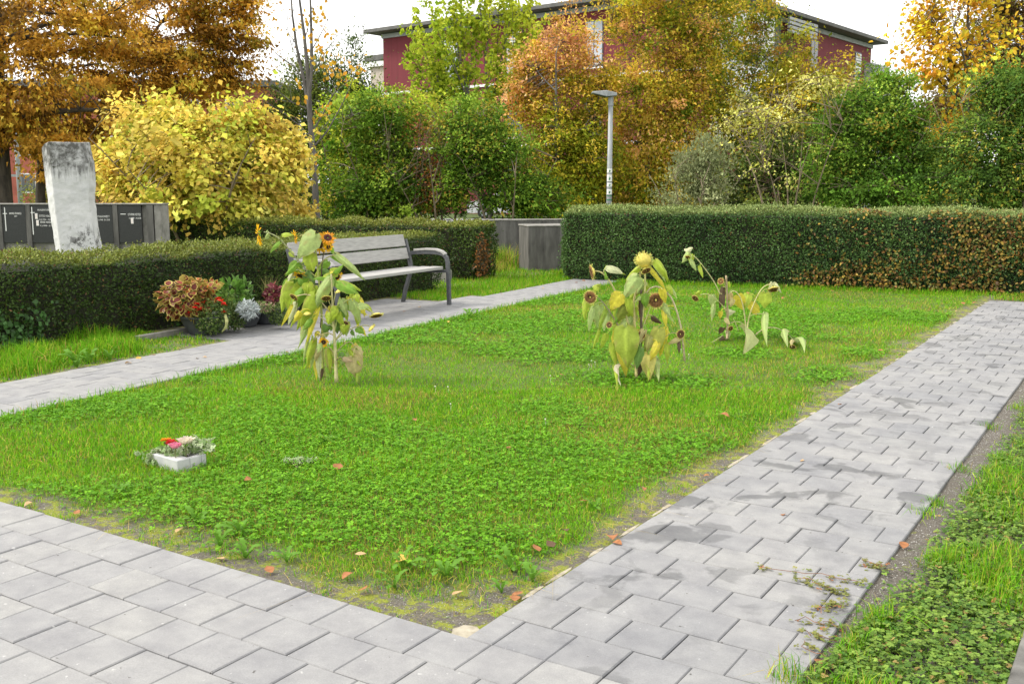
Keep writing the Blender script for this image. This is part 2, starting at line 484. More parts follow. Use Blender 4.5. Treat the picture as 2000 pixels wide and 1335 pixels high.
def lay(parent, cells, mat, T=None, limit=300):
    """cells: (x, y, half) paver centres; the nearest are objects of their own, the rest one mesh"""
    T = T or Matrix.Identity(4)
    pts = [(T @ Vector((x, y, 0)), h) for x, y, h in cells]
    pts.sort(key=lambda q: q[0].x ** 2 + q[0].y ** 2)
    a = T.to_euler().z
    for p, h in pts[:limit]:
        o = bpy.data.objects.new('half_paver' if h else 'paver', PM[mat][1 if h else 0])
        o.location = (p.x, p.y, random.uniform(-0.0025, 0.0025))
        o.rotation_euler = (random.gauss(0, 0.004), random.gauss(0, 0.004), a + random.gauss(0, 0.005))
        link(o, parent)
    rest = pts[limit:]
    if rest:
        V, Fq = [], []
        for p, h in rest:
            me = PM[mat][1 if h else 0]
            b = len(V); R = Matrix.Translation((p.x, p.y, random.uniform(-.002, .002))) @ Matrix.Rotation(a, 4, 'Z')
            V += [(R @ v.co).to_tuple() for v in me.vertices]
            Fq += [[i + b for i in f.vertices] for f in me.polygons]
        o = np_obj('far_pavers', V, quads=Fq, mat=MATS[mat], parent=parent); o['kind'] = 'stuff'

Y0 = 2.531                          # lawn-side edge of the cross path
X0 = -1.803                         # lawn-side edge of the long path
def rows(y_first, n, xl, xr, par):
    out = []
    for k in range(n):
        y = y_first + (k + 0.5) * PL
        x = X0
        odd = (k + par) % 2
        cols = int(round((xr - X0) / PW))
        if odd:
            out.append((X0 + PW * 0.25, y, True))
            for c in range(cols - 1): out.append((X0 + PW * (c + 1), y, False))
            out.append((X0 + PW * (cols - 0.25), y, True))
        else:
            for c in range(cols): out.append((X0 + PW * (c + 0.5), y, False))
    return out
long_path = sheet('long_path', [(X0 - 0.012, Y0), (X0 + 5 * PW + 0.004, Y0), (X0 + 5 * PW + 0.004, 14.4), (X0 - 0.012, 14.4)], -0.018, 'sand_joint')
tag(long_path, 'paved path of grey concrete blocks running up to the clipped hedge', 'path')
lay(long_path, rows(Y0, 57, X0, X0 + 5 * PW, 1), 'paver_damp')
# cross path in front of the lawn (rows keep the same bond)
cross = []
for k in range(9):
    y = Y0 - (k + 0.5) * PL
    odd = (k % 2 == 0)
    for c in range(-17, 5):
        x = X0 + PW * (c + (1.0 if odd else 0.5))
        if x > X0 + 5 * PW - 0.05: continue
        cross.append((x, y, False))
    if odd: cross.append((X0 + PW * 4.75, y, True))
cross = [c for c in cross if not (c[0] < X0 + 0.8 and c[1] > Y0)]
cross_path = sheet('cross_path', [(X0 - 17.2 * PW, Y0 - 9 * PL), (X0 + 5 * PW + 0.004, Y0 - 9 * PL), (X0 + 5 * PW + 0.004, Y0 - 0.002), (X0 - 17.2 * PW, Y0 - 0.002)], -0.019, 'sand_joint')
tag(cross_path, 'broad paving of pale grey square blocks along the near lawn edge', 'path')
lay(cross_path, cross, 'paver')
# pale bedding sand showing along the block edges
mb = MB()
def sand_patch(cx, cy, rx, ry, n=14, z=-0.006):
    pts = [(cx + rx * math.cos(a) * random.uniform(.7, 1.1), cy + ry * math.sin(a) * random.uniform(.7, 1.1), z) for a in [2 * math.pi * k / n for k in range(n)]]
    mb.add(pts, [tuple(range(n))])
sand_patch(X0 - 0.03, Y0 + 0.035, 0.055, 0.06)
for k in range(46):
    y = Y0 + 0.2 + k * 0.25 + random.uniform(-.1, .1)
    if random.random() < 0.6: sand_patch(X0 - 0.015, y, random.uniform(.006, .016), random.uniform(.04, .14), z=-0.006 - 0.00005 * k)
so = mb.build('bedding_sand', MATS['sand_pale']); tag(so, 'pale sand spilling out along the block path edge', 'sand', kind='stuff')

# left path past the bench, turned a little, with a bay under bench and planters
LA = math.atan(0.084)
LT = Matrix.Translation((-6.2, 4.0, 0)) @ Matrix.Rotation(LA, 4, 'Z')     # local x<0 towards the hedge, y along
lc = []
for k in range(-7, 51):
    y = (k + 0.5) * PL
    wide = 5 if y < 2.6 else (9 if y < 6.35 else (5 if y < 7.2 else 4))
    off = 0.5 if k % 2 else 0.0
    if off: lc.append((-PW * 0.25, y, True))
    for c in range(wide - (1 if off else 0)): lc.append((-PW * (c + 0.5 + off), y, False))
    if off: lc.append((-PW * (wide - 0.25), y, True))
def LP(x, y): return (LT @ Vector((x, y, 0))).to_tuple()
bench_path = sheet('bench_path', [LP(0.01, -1.5), LP(0.01, 10.55), LP(-0.82, 10.55), LP(-0.82, 7.22), LP(-1.02, 7.2), LP(-1.02, 6.4), LP(-1.83, 6.38), LP(-1.83, 2.66), LP(-1.02, 2.62), LP(-1.02, -1.5)], -0.018, 'sand_joint')
tag(bench_path, 'light grey block path with a widened bay under the bench', 'path')
lay(bench_path, lc, 'paver', LT)
# concrete edging behind the planters
def kerb(name, label, p0, p1, w, h, n, z0=-0.07):
    e = empty(name, ((p0[0] + p1[0]) / 2, (p0[1] + p1[1]) / 2, 0), math.atan2(p1[1] - p0[1], p1[0] - p0[0]))
    L = math.hypot(p1[0] - p0[0], p1[1] - p0[1])
    for k in range(n):
        m = MB(); a = -L / 2 + L * k / n
        m.box(a + 0.003, a + L / n - 0.003, -w / 2, w / 2, z0, h + random.uniform(-.004, .004))
        m.build('kerb_stone', MATS['concrete_pale'], e, bevel=0.006)
    tag(e, label, 'kerb')
    return e
kerb('path_kerb', 'low weathered kerb stones behind the flower bowls', (-8.16, 6.05), (-8.34, 8.2), 0.06, 0.045, 3)
kerb('hedge_kerb', 'pale concrete edging at the foot of the hedge beyond the bench', (-10.35, 12.25), (-9.22, 12.62), 0.08, 0.17, 2)

# --- lawn and verges: soil sheets with relief
def relief(name, label, inside, x0, x1, y0, y1, step, amp, mat='lawn_soil', z=-0.014, edge=None):
    xs = np.arange(x0, x1 + step, step); ys = np.arange(y0, y1 + step, step)
    X, Y = np.meshgrid(xs, ys, indexing='ij')
    Z = z + amp * (fbm(X, Y, 2.2, 3) - 0.55) + 0.006 * (vnoise(X, Y, 14, 5) - .5)
    idx = np.arange(X.size).reshape(X.shape)
    q = np.stack([idx[:-1, :-1], idx[1:, :-1], idx[1:, 1:], idx[:-1, 1:]], -1).reshape(-1, 4)
    cx = (X[:-1, :-1] + step / 2).ravel(); cy = (Y[:-1, :-1] + step / 2).ravel()
    q = q[inside(cx, cy)]
    used, inv = np.unique(q, return_inverse=True)
    V = np.stack([X.ravel(), Y.ravel(), Z.ravel()], -1)[used]
    cc = np.zeros((len(V), 3))
    if edge is not None: cc[:, 0] = edge(V[:, 0], V[:, 1])
    o = np_obj(name, V, quads=inv.reshape(-1, 4), col=cc, mat=MATS[mat], smooth=True)
    return tag(o, label, 'lawn', kind='structure')

def left_edge(y): return -6.2 - 0.084 * (y - 4.0)
def hedge_line(x): return 13.95 + (x + 7.94) * 0.205
def sstep(a, b, x):
    t = np.clip((x - a) / (b - a), 0, 1); return t * t * (3 - 2 * t)
def bare(x, y):
    """0 on worn soil along the path edges, 1 in the closed sward"""
    n = fbm(x, y, 1.6, 9); n2 = fbm(x, y, 6.0, 12)
    dr = X0 - x; df = y - Y0; dl = x - left_edge(y)
    cut_r = 0.05 + 0.22 * n + 0.14 * (n2 - .5)
    cut_f = 0.02 + 0.24 * n + 0.16 * (n2 - .5) + 0.14 * np.exp(-((x + 2.0) / .35) ** 2)
    return sstep(0.45, 1.7, dr / cut_r) * sstep(0.4, 1.9, df / np.maximum(cut_f, .03)) * sstep(-.02, .05, dl)
def in_lawn(x, y): return (x < X0) & (y > Y0) & (x > left_edge(y)) & (y < hedge_line(x) + 0.25)
def in_left_verge(x, y):
    lower = (x < left_edge(y) - 1.03) & (x > -8.75) & (y < 6.55 - 0.0 * x) & (y > 1.5) & ~((x > left_edge(y) - 1.86) & (y > 6.62))
    return lower
def in_far_verge(x, y):
    e = np.where(y < 11.2, left_edge(y) - 1.03, left_edge(y) - 0.83)
    return (x < e) & (x > -11.0) & (y > 10.45) & (y < 16.2)
def in_right_verge(x, y): return (x > X0 + 5 * PW + 0.006) & (x < 2.0) & (y > 2.0) & (y < 15.0)
relief('lawn', 'bright green lawn bounded by block paths', lambda x, y: (x < X0 + .07) & (y > Y0 - .07) & (x > left_edge(y) - .07) & (y < hedge_line(x) + .25), -7.4, X0 + .06, Y0 - .06, 15.4, 0.06, 0.02, edge=lambda x, y: bare(x, y))
relief('bench_verge', 'strip of grassy soil before the clipped hedge', lambda x, y: in_left_verge(x - .05, y - .05) | ((x < left_edge(y) - 1.78) & (x > -9.0) & (y > 6.4) & (y < 10.6)), -9.0, -6.9, 1.5, 10.6, 0.06, 0.02)
relief('far_verge', 'grass verge between path end and concrete walls', lambda x, y: in_far_verge(x - .06, y + .12), -11, -7.0, 10.2, 16.2, 0.06, 0.02)
relief('right_verge', 'overgrown verge beside the long block path', lambda x, y: x > -5, X0 + 5 * PW - 0.05, 2.0, 2.0, 15, 0.05, 0.02, 'verge_soil')
relief('hedge_verge', 'dry grassy strip between path end and privet hedge', lambda x, y: y < hedge_line(x) + .3, X0 - .05, 2.2, 14.34, 16.7, 0.06, 0.02, 'verge_soil')
# grey slab peeping in beyond the verge
m = MB(); m.box(-0.27, 0.35, 2.6, 3.72, -0.06, 0.035)
tag(m.build('stone_slab', MATS['concrete_old'], bevel=0.01), 'worn grey stone slab bordering the creeping weeds', 'slab')

# --- grass
def zsurf(x, y, amp=0.02, z=-0.014):
    return z + amp * (fbm(x, y, 2.2, 3) - 0.55) + 0.006 * (vnoise(x, y, 14, 5) - .5)

def scatter(region, box, dens_max, dens):
    x0, x1, y0, y1 = box
    n = int((x1 - x0) * (y1 - y0) * dens_max)
    x = RNG.uniform(x0, x1, n); y = RNG.uniform(y0, y1, n)
    k = region(x, y); x, y = x[k], y[k]
    k = RNG.random(len(x)) < dens(x, y) / dens_max
    return x[k], y[k]

GREEN_A = np.array((0.085, 0.27, 0.009)); GREEN_B = np.array((0.20, 0.46, 0.014)); DRY = np.array((0.46, 0.36, 0.09)); LIME = np.array((0.36, 0.47, 0.03))
def blades(x, y, h, w, lean=0.5, dry=0.08, mixn=None, simple=False):
    n = len(x)
    a = RNG.uniform(0, 2 * np.pi, n); la = RNG.uniform(0, 2 * np.pi, n); ln = np.abs(RNG.normal(0, lean, n))
    z = zsurf(x, y) - 0.006
    side = np.stack([np.cos(a), np.sin(a), np.zeros(n)], -1) * (w / 2)[:, None]
    lean_v = np.stack([np.cos(la), np.sin(la), np.zeros(n)], -1)
    P = np.stack([x, y, z], -1)
    m = P + lean_v * (h * ln * 0.35)[:, None]; m[:, 2] += h * 0.62
    t = P + lean_v * (h * ln * 1.0)[:, None]; t[:, 2] += h * np.clip(1.0 - 0.25 * ln ** 2, 0.3, 1)
    V = np.stack([P - side, P + side, m + side * .75, m - side * .75, t], 1)
    b = np.arange(n)[:, None] * 5
    q = b + np.array([[0, 1, 2, 3]]); tr = b + np.array([[3, 2, 4]]); nv = 5
    if simple:                      # far blades: one triangle each
        V = np.stack([P - side, P + side, t], 1); q = np.zeros((0, 4), int); tr = np.arange(n)[:, None] * 3 + np.array([[0, 1, 2]]); nv = 3
    f = mixn if mixn is not None else RNG.random(n)
    f = np.clip(f + RNG.normal(0, .22, n), 0, 1)[:, None]
    c = GREEN_A * (1 - f) + GREEN_B * f
    r = RNG.random(n)
    c = np.where((r < dry)[:, None], DRY * RNG.uniform(.6, 1.2, (n, 1)), c)
    c = np.where(((r > dry) & (r < dry + 0.17))[:, None], LIME * RNG.uniform(.7, 1.1, (n, 1)), c)
    c = c * RNG.uniform(.55, 1.35, (n, 1))
    C = np.repeat(c[:, None, :], nv, 1)
    return V.reshape(-1, 3), q, tr, C.reshape(-1, 3)

def grass_obj(name, label, parts, mat='grass_blade'):
    Vs, Qs, Ts, Cs, b = [], [], [], [], 0
    for V, q, t, c in parts:
        Vs.append(V); Qs.append(q + b); Ts.append(t + b); Cs.append(c); b += len(V)
    o = np_obj(name, np.concatenate(Vs), np.concatenate(Qs), np.concatenate(Ts), np.concatenate(Cs), MATS[mat])
    return tag(o, label, 'grass', kind='stuff')

def lushness(x, y): return fbm(x, y, 0.8, 21)
def camd(x, y): return -x * SA + y * CA
def clover_mask(x, y):
    m = sstep(.47, .62, fbm(x, y, 0.9, 40)) * 0.75
    for (u, v, r) in ((800, 990, .38), (930, 1060, .28), (980, 950, .35), (80, 800, .45), (250, 790, .40), (1330, 870, .30), (1260, 900, .25), (1200, 740, .35), (1330, 745, .30), (1640, 735, .35), (560, 690, .3), (1700, 690, .25), (1100, 880, .3), (700, 1030, .25), (1450, 690, .3)):
        p = gp(u, v); m = np.maximum(m, np.exp(-(((x - p.x) ** 2 + (y - p.y) ** 2) / r ** 2) ** 1.5))
    return m
parts = []
for (d0, d1, dens, hw) in ((0, 5.2, 13500, 1.05), (5.2, 7.2, 9000, 1.45), (7.2, 10, 5800, 2.0), (10, 17, 3600, 2.8)):
    x, y = scatter(in_lawn, (-7.3, X0, Y0, 15.4), dens, lambda x, y: dens * ((camd(x, y) >= d0) & (camd(x, y) < d1)) * np.maximum(bare(x, y), 0.03) * (1 - 0.25 * clover_mask(x, y)))
    lu = lushness(x, y)
    h = (0.018 + 0.027 * lu) * RNG.uniform(.5, 1.6, len(x)) * (0.5 + 0.5 * bare(x, y))
    w = RNG.uniform(.0022, .0042, len(x)) * hw
    dryf = 0.07 + 0.26 * sstep(.46, .68, fbm(x, y, 1.1, 33)) + 0.25 * np.exp(-((y - Y0 - .35) / .4) ** 2) * (x < -2.0) * sstep(.4, .6, fbm(x, y, 1.5, 50)) + .10 * (1 - bare(x, y))
    parts.append(blades(x, y, h, w, 0.95, dryf, 0.15 + 1.0 * fbm(x, y, 1.3, 61), simple=d0 > 7))
# longer tufts
x, y = scatter(in_lawn, (-7.3, X0, Y0, 15.4), 900, lambda x, y: 900 * sstep(.55, .7, fbm(x, y, 2.3, 70)) * bare(x, y) * (camd(x, y) < 10))
parts.append(blades(x, y, RNG.uniform(.04, .075, len(x)), RNG.uniform(.0025, .0045, len(x)), 0.8, 0.12))
# uncut blades along the left path side and below the hedge
x, y = scatter(in_lawn, (-7.3, X0, Y0, 15.4), 2500, lambda x, y: 2500 * (((x - left_edge(y)) < .18) * 0.5 + ((hedge_line(x) - y) < .35) * 0.6))
parts.append(blades(x, y, RNG.uniform(.05, .10, len(x)), RNG.uniform(.004, .007, len(x)), 0.5, 0.05))
# straw and moss-edge wisps lying on the bare strips
x, y = scatter(in_lawn, (-7.3, X0, Y0, 12), 900, lambda x, y: 900 * (1 - bare(x, y)) * (x - left_edge(y) > .1) * sstep(.35, .6, fbm(x, y, 4, 77)))
V, q, t_, c_ = blades(x, y, RNG.uniform(.03, .07, len(x)), RNG.uniform(.0012, .0022, len(x)), 2.5, 1.0)
V[:, 2] = V[:, 2] * .25 + .004
parts.append((V, q, t_, c_ * np.array((1.1, 1.05, 1.4))))
x, y = scatter(in_lawn, (-7.3, X0, Y0, 12), 5000, lambda x, y: 5000 * (1 - bare(x, y)) * (x - left_edge(y) > .02) * sstep(.52, .66, fbm(x, y, 7, 78)))
parts.append(blades(x, y, RNG.uniform(.012, .045, len(x)), RNG.uniform(.002, .004, len(x)), .9, .15))
grass_obj('lawn_grass', 'short bright green lawn grass with straw tinted blades', parts)

parts = []
x, y = scatter(in_left_verge, (-8.8, -6.6, 1.5, 6.8), 4200, lambda x, y: 4200 * (0.45 + .55 * sstep(.3, .5, fbm(x, y, 1.6, 81))) * sstep(-.02, .14, left_edge(y) - 1.03 - x + .06 * (fbm(x, y, 5, 82) - .5)))
h = (0.035 + 0.15 * sstep(.3, .75, fbm(x, y, 2.2, 80))) * RNG.uniform(.4, 1.3, len(x)) * (0.35 + 0.65 * sstep(0, .35, left_edge(y) - 1.03 - x))
parts.append(blades(x, y, h, RNG.uniform(.004, .008, len(x)), 0.75, 0.09, 0.1 + .9 * fbm(x, y, 2.5, 84)))
grass_obj('verge_grass', 'long tufted green grass between path and yew hedge', parts)

parts = []
x, y = scatter(in_far_verge, (-11, -7.0, 10.4, 16.2), 2600, lambda x, y: 2600 * (0.35 + .65 * sstep(-9.0, -8.2, x)))
h = (0.045 + 0.05 * fbm(x, y, 1.0, 85)) * RNG.uniform(.6, 1.4, len(x))
parts.append(blades(x, y, h, RNG.uniform(.008, .013, len(x)), 0.5, 0.08, simple=True))
for (u, v, r, n, hh, dr) in ((975, 520, .32, 900, .42, .45), (955, 528, .3, 700, .22, .5), (985, 500, .3, 500, .5, .5)):
    p = gp(u, v); x = p.x + RNG.normal(0, r * .6, n); y = p.y + RNG.normal(0, r * .6, n)
    parts.append(blades(x, y, RNG.uniform(.4, 1.2, n) * hh, RNG.uniform(.006, .011, n), 0.8, dr))
grass_obj('wall_grass', 'long straw mixed grass at the foot of the concrete walls', parts)

# grass + tufts on the right verge
parts = []
def rv_gravel(x, y):
    wdt = 0.03 + 0.11 * sstep(3.1, 4.2, y) * (0.45 + .9 * fbm(x * 0, y, .9, 90)) + .05 * (fbm(x, y, 6, 93) - .5)
    return sstep(.5, 1.6, (x - (X0 + 5 * PW)) / np.maximum(wdt * sstep(2.7, 3.6, y) + .015, .015))
x, y = scatter(in_right_verge, (-.8, .3, 2.3, 14.8), 6500, lambda x, y: 6500 * rv_gravel(x, y) * (0.4 + 0.6 * sstep(.5, .62, fbm(x, y, 3.0, 91))) * np.where(camd(x, y) > 7, .5, 1))
h = (0.03 + 0.06 * sstep(.5, .75, fbm(x, y, 3.0, 91))) * RNG.uniform(.6, 1.4, len(x))
parts.append(blades(x, y, h, RNG.uniform(.0025, .0045, len(x)), 0.7, 0.14))
for (u, v, n, hh) in ((1870, 915, 60, .06), (1935, 832, 60, .06), (1830, 980, 70, .06), (1805, 1000, 60, .06), (1985, 795, 60, .05), (1540, 1330, 110, .08), (1840, 1100, 200, .09), (1720, 1215, 160, .09), (1925, 1130, 160, .09), (1960, 900, 120, .08)):
    p = gp(u, v); x = p.x + RNG.normal(0, .03, n); y = p.y + RNG.normal(0, .035, n)
    parts.append(blades(x, y, RNG.uniform(.5, 1.3, n) * hh, RNG.uniform(.0025, .004, n), 0.9, 0.1))
x, y = scatter(lambda x, y: (y < hedge_line(x) + .2) & (y > 14.42), (X0, .6, 14.4, 16.6), 2200, lambda x, y: 2200 + 0 * x)
parts.append(blades(x, y, RNG.uniform(.03, .08, len(x)), RNG.uniform(.006, .010, len(x)), 0.7, 0.3))
grass_obj('edge_tufts', 'tufts of grass among creeping weeds on the gravelly verge', parts)

# --- clover and creeping leaves: three leaflets each
def leaf_array(P, D, N, L, W, C, wide=0.5, fold=0.18, hexa=False):
    """many leaf blades: P root, D along, N facing, L length, W half width"""
    D = nrm(D); S = nrm(np.cross(D, N)); N = nrm(np.cross(S, D)); L = L[:, None]; W = W[:, None]; n = len(P)
    tip = P + D * L
    if hexa:
        r1 = P + D * L * .22 + S * W * .82 + N * W * fold; r2 = P + D * L * .62 + S * W * .86 + N * W * fold
        l1 = P + D * L * .22 - S * W * .82 + N * W * fold; l2 = P + D * L * .62 - S * W * .86 + N * W * fold
        V = np.stack([P, r1, r2, tip - N * L * .08, l2, l1], 1); b = np.arange(n)[:, None] * 6
        q = np.concatenate([b + np.array([[0, 1, 2, 3]]), b + np.array([[0, 3, 4, 5]])]); k = 6
        return V.reshape(-1, 3), q, np.repeat(C[:, None, :], k, 1).reshape(-1, 3)
    r = P + D * L * wide + S * W + N * W * fold; l = P + D * L * wide - S * W + N * W * fold
    V = np.stack([P, r, tip, l], 1); b = np.arange(n)[:, None] * 4
    t = np.concatenate([b + np.array([[0, 1, 2]]), b + np.array([[0, 2, 3]])])
    return V.reshape(-1, 3), t, np.repeat(C[:, None, :], 4, 1).reshape(-1, 3)

def trefoil(name, label, x, y, size, hgt, c0, c1, leaflets=3, cat='clover', tint=None):
    n = len(x); a0 = RNG.uniform(0, 2 * np.pi, n); Vs, Qs, Cs, b = [], [], [], 0
    z = zsurf(x, y) + hgt
    f = RNG.random((n, 1)); c = np.array(c0) * (1 - f) + np.array(c1) * f; c = c * RNG.uniform(.7, 1.2, (n, 1))
    if tint is not None:
        k = (RNG.random(n) < tint[1])[:, None]; c = np.where(k, np.array(tint[0]) * RNG.uniform(.7, 1.2, (n, 1)), c)
    tiltv = RNG.normal(0, .35, (n, 2))
    for j in range(leaflets):
        a = a0 + j * 2 * np.pi / leaflets + RNG.normal(0, .15, n)
        D = np.stack([np.cos(a), np.sin(a), RNG.normal(-.05, .22, n) + np.cos(a) * tiltv[:, 0] * .5 + np.sin(a) * tiltv[:, 1] * .5], -1)
        N = np.stack([RNG.normal(0, .3, n), RNG.normal(0, .3, n), np.ones(n)], -1)
        V, q, C = leaf_array(np.stack([x, y, z], -1), D, N, size, size * .48, c, .6, .12)
        Vs.append(V); Qs.append(q + b); Cs.append(C); b += len(V)
    o = np_obj(name, np.concatenate(Vs), tris=np.concatenate(Qs), col=np.concatenate(Cs), mat=MATS['clover_leaf'])
    return tag(o, label, cat, kind='stuff')
x, y = scatter(in_lawn, (-7.3, X0, Y0, 12.5), 3600, lambda x, y: 3600 * clover_mask(x, y) * np.maximum(bare(x, y), .0) * np.where(camd(x, y) > 7, .45, 1))
far = np.where(camd(x, y) > 7, 1.45, 1.0)
trefoil('lawn_clover', 'patches of dark green clover spreading through the lawn', x, y, RNG.uniform(.009, .018, len(x)) * far, RNG.uniform(.012, .045, len(x)), (.085, .25, .009), (.18, .40, .018))
x, y = scatter(in_right_verge, (-.8, .2, 2.5, 11), 6500, lambda x, y: 6500 * np.maximum(rv_gravel(x, y), .06 * (y < 4)) * (0.25 + .75 * sstep(.36, .52, fbm(x, y, 2.2, 95))) * np.where(camd(x, y) > 7, .35, 1))
trefoil('creeping_cinquefoil', 'low creeping weed with small toothed leaves beside the path', x, y, RNG.uniform(.007, .0155, len(x)), RNG.uniform(.004, .045, len(x)), (.07, .16, .025), (.24, .36, .06), 5, 'weed', ((.33, .24, .08), .04))
# white clover heads dotted over the lawn
fl = [(1155, 717), (1162, 716), (1150, 722), (1075, 745), (875, 766), (850, 766), (1065, 832), (880, 800), (1330, 690), (1345, 700)]
mbl = MB()
for (u, v) in fl:
    p = gp(u, v)
    M = Matrix.Translation((p.x, p.y, .035 + random.random() * .02))
    mbl.lathe([(.0015, -.004), (.0045, -.002), (.005, .0015), (.003, .004), (.001, .005)], 7, M)
    mbl.tube([(p.x, p.y, -.01), (p.x + .004, p.y, .032)], .0011, 3, False)
tag(mbl.build('clover_blossoms', mat_noise('clover_white', (.5, .52, .42), (.68, .68, .60), 200, .8, 0)), 'tiny white clover heads dotted over the lawn', 'clover', kind='stuff')
# runners trailing over the blocks
xs, ys = [], []
mr_ = MB()
for (u, v, u2, v2, n) in ((1690, 1140, 1480, 1110, 40), (1650, 1160, 1560, 1130, 55), (1640, 1180, 1600, 1195, 40), (1640, 1225, 1560, 1215, 30), (1620, 1250, 1575, 1240, 22), (1720, 1110, 1690, 1100, 40), (1605, 1285, 1560, 1260, 12)):
    p, q = gp(u, v), gp(u2, v2)
    pts = []
    for k in range(9):
        t = k / 8; w = p.lerp(q, t); pts.append((w.x + random.uniform(-.02, .02), w.y + random.uniform(-.02, .02), .004 + .012 * random.random()))
    mr_.tube(pts, .0013, 3)
    t = RNG.random(n) ** 1.6
    xs.append(p.x + (q.x - p.x) * t + RNG.normal(0, .022, n)); ys.append(p.y + (q.y - p.y) * t + RNG.normal(0, .022, n))
x = np.concatenate(xs); y = np.concatenate(ys)
tr = trefoil('trailing_runners', 'reddish runners of the creeping weed lying across the blocks', x, y, RNG.uniform(.008, .014, len(x)), RNG.uniform(.012, .03, len(x)), (.16, .20, .05), (.27, .25, .08), 4, 'weed', ((.33, .15, .07), .10))
mr_.build('runner_stems', mat_noise('runner_stem', (.16, .06, .035), (.26, .12, .06), 30, .8, 0), tr)
# gravel on the worn strips
def pebbles(name, label, x, y, s):
    n = len(x); z = zsurf(x, y) + s * .2
    oct_ = np.array([(1, 0, 0), (0, 1, 0), (-1, 0, 0), (0, -1, 0), (0, 0, .8), (0, 0, -.8)])
    P = np.stack([x, y, z], -1)
    V = P[:, None, :] + oct_[None] * s[:, None, None] * RNG.uniform(.55, 1.25, (n, 6, 1))
    t = np.array([(0, 1, 4), (1, 2, 4), (2, 3, 4), (3, 0, 4), (1, 0, 5), (2, 1, 5), (3, 2, 5), (0, 3, 5)])
    T = (np.arange(n)[:, None, None] * 6 + t[None]).reshape(-1, 3)
    o = np_obj(name, V.reshape(-1, 3), tris=T, mat=MATS['stone_bits']); return tag(o, label, 'gravel', kind='stuff')
x, y = scatter(in_right_verge, (-.8, -.3, 2.4, 10), 3600, lambda x, y: 3600 * (1 - rv_gravel(x, y)))
pebbles('verge_gravel', 'fine grey gravel between path and verge weeds', x, y, RNG.uniform(.0012, .0042, len(x)))
x, y = scatter(in_lawn, (-7, X0, Y0, 10), 2600, lambda x, y: 2600 * (1 - bare(x, y)) * (x - left_edge(y) > .2) * sstep(.4, .6, fbm(x, y, 3, 99)))
pebbles('edge_grit', 'grit on the bare soil along the lawn edge', x, y, RNG.uniform(.001, .0035, len(x)))

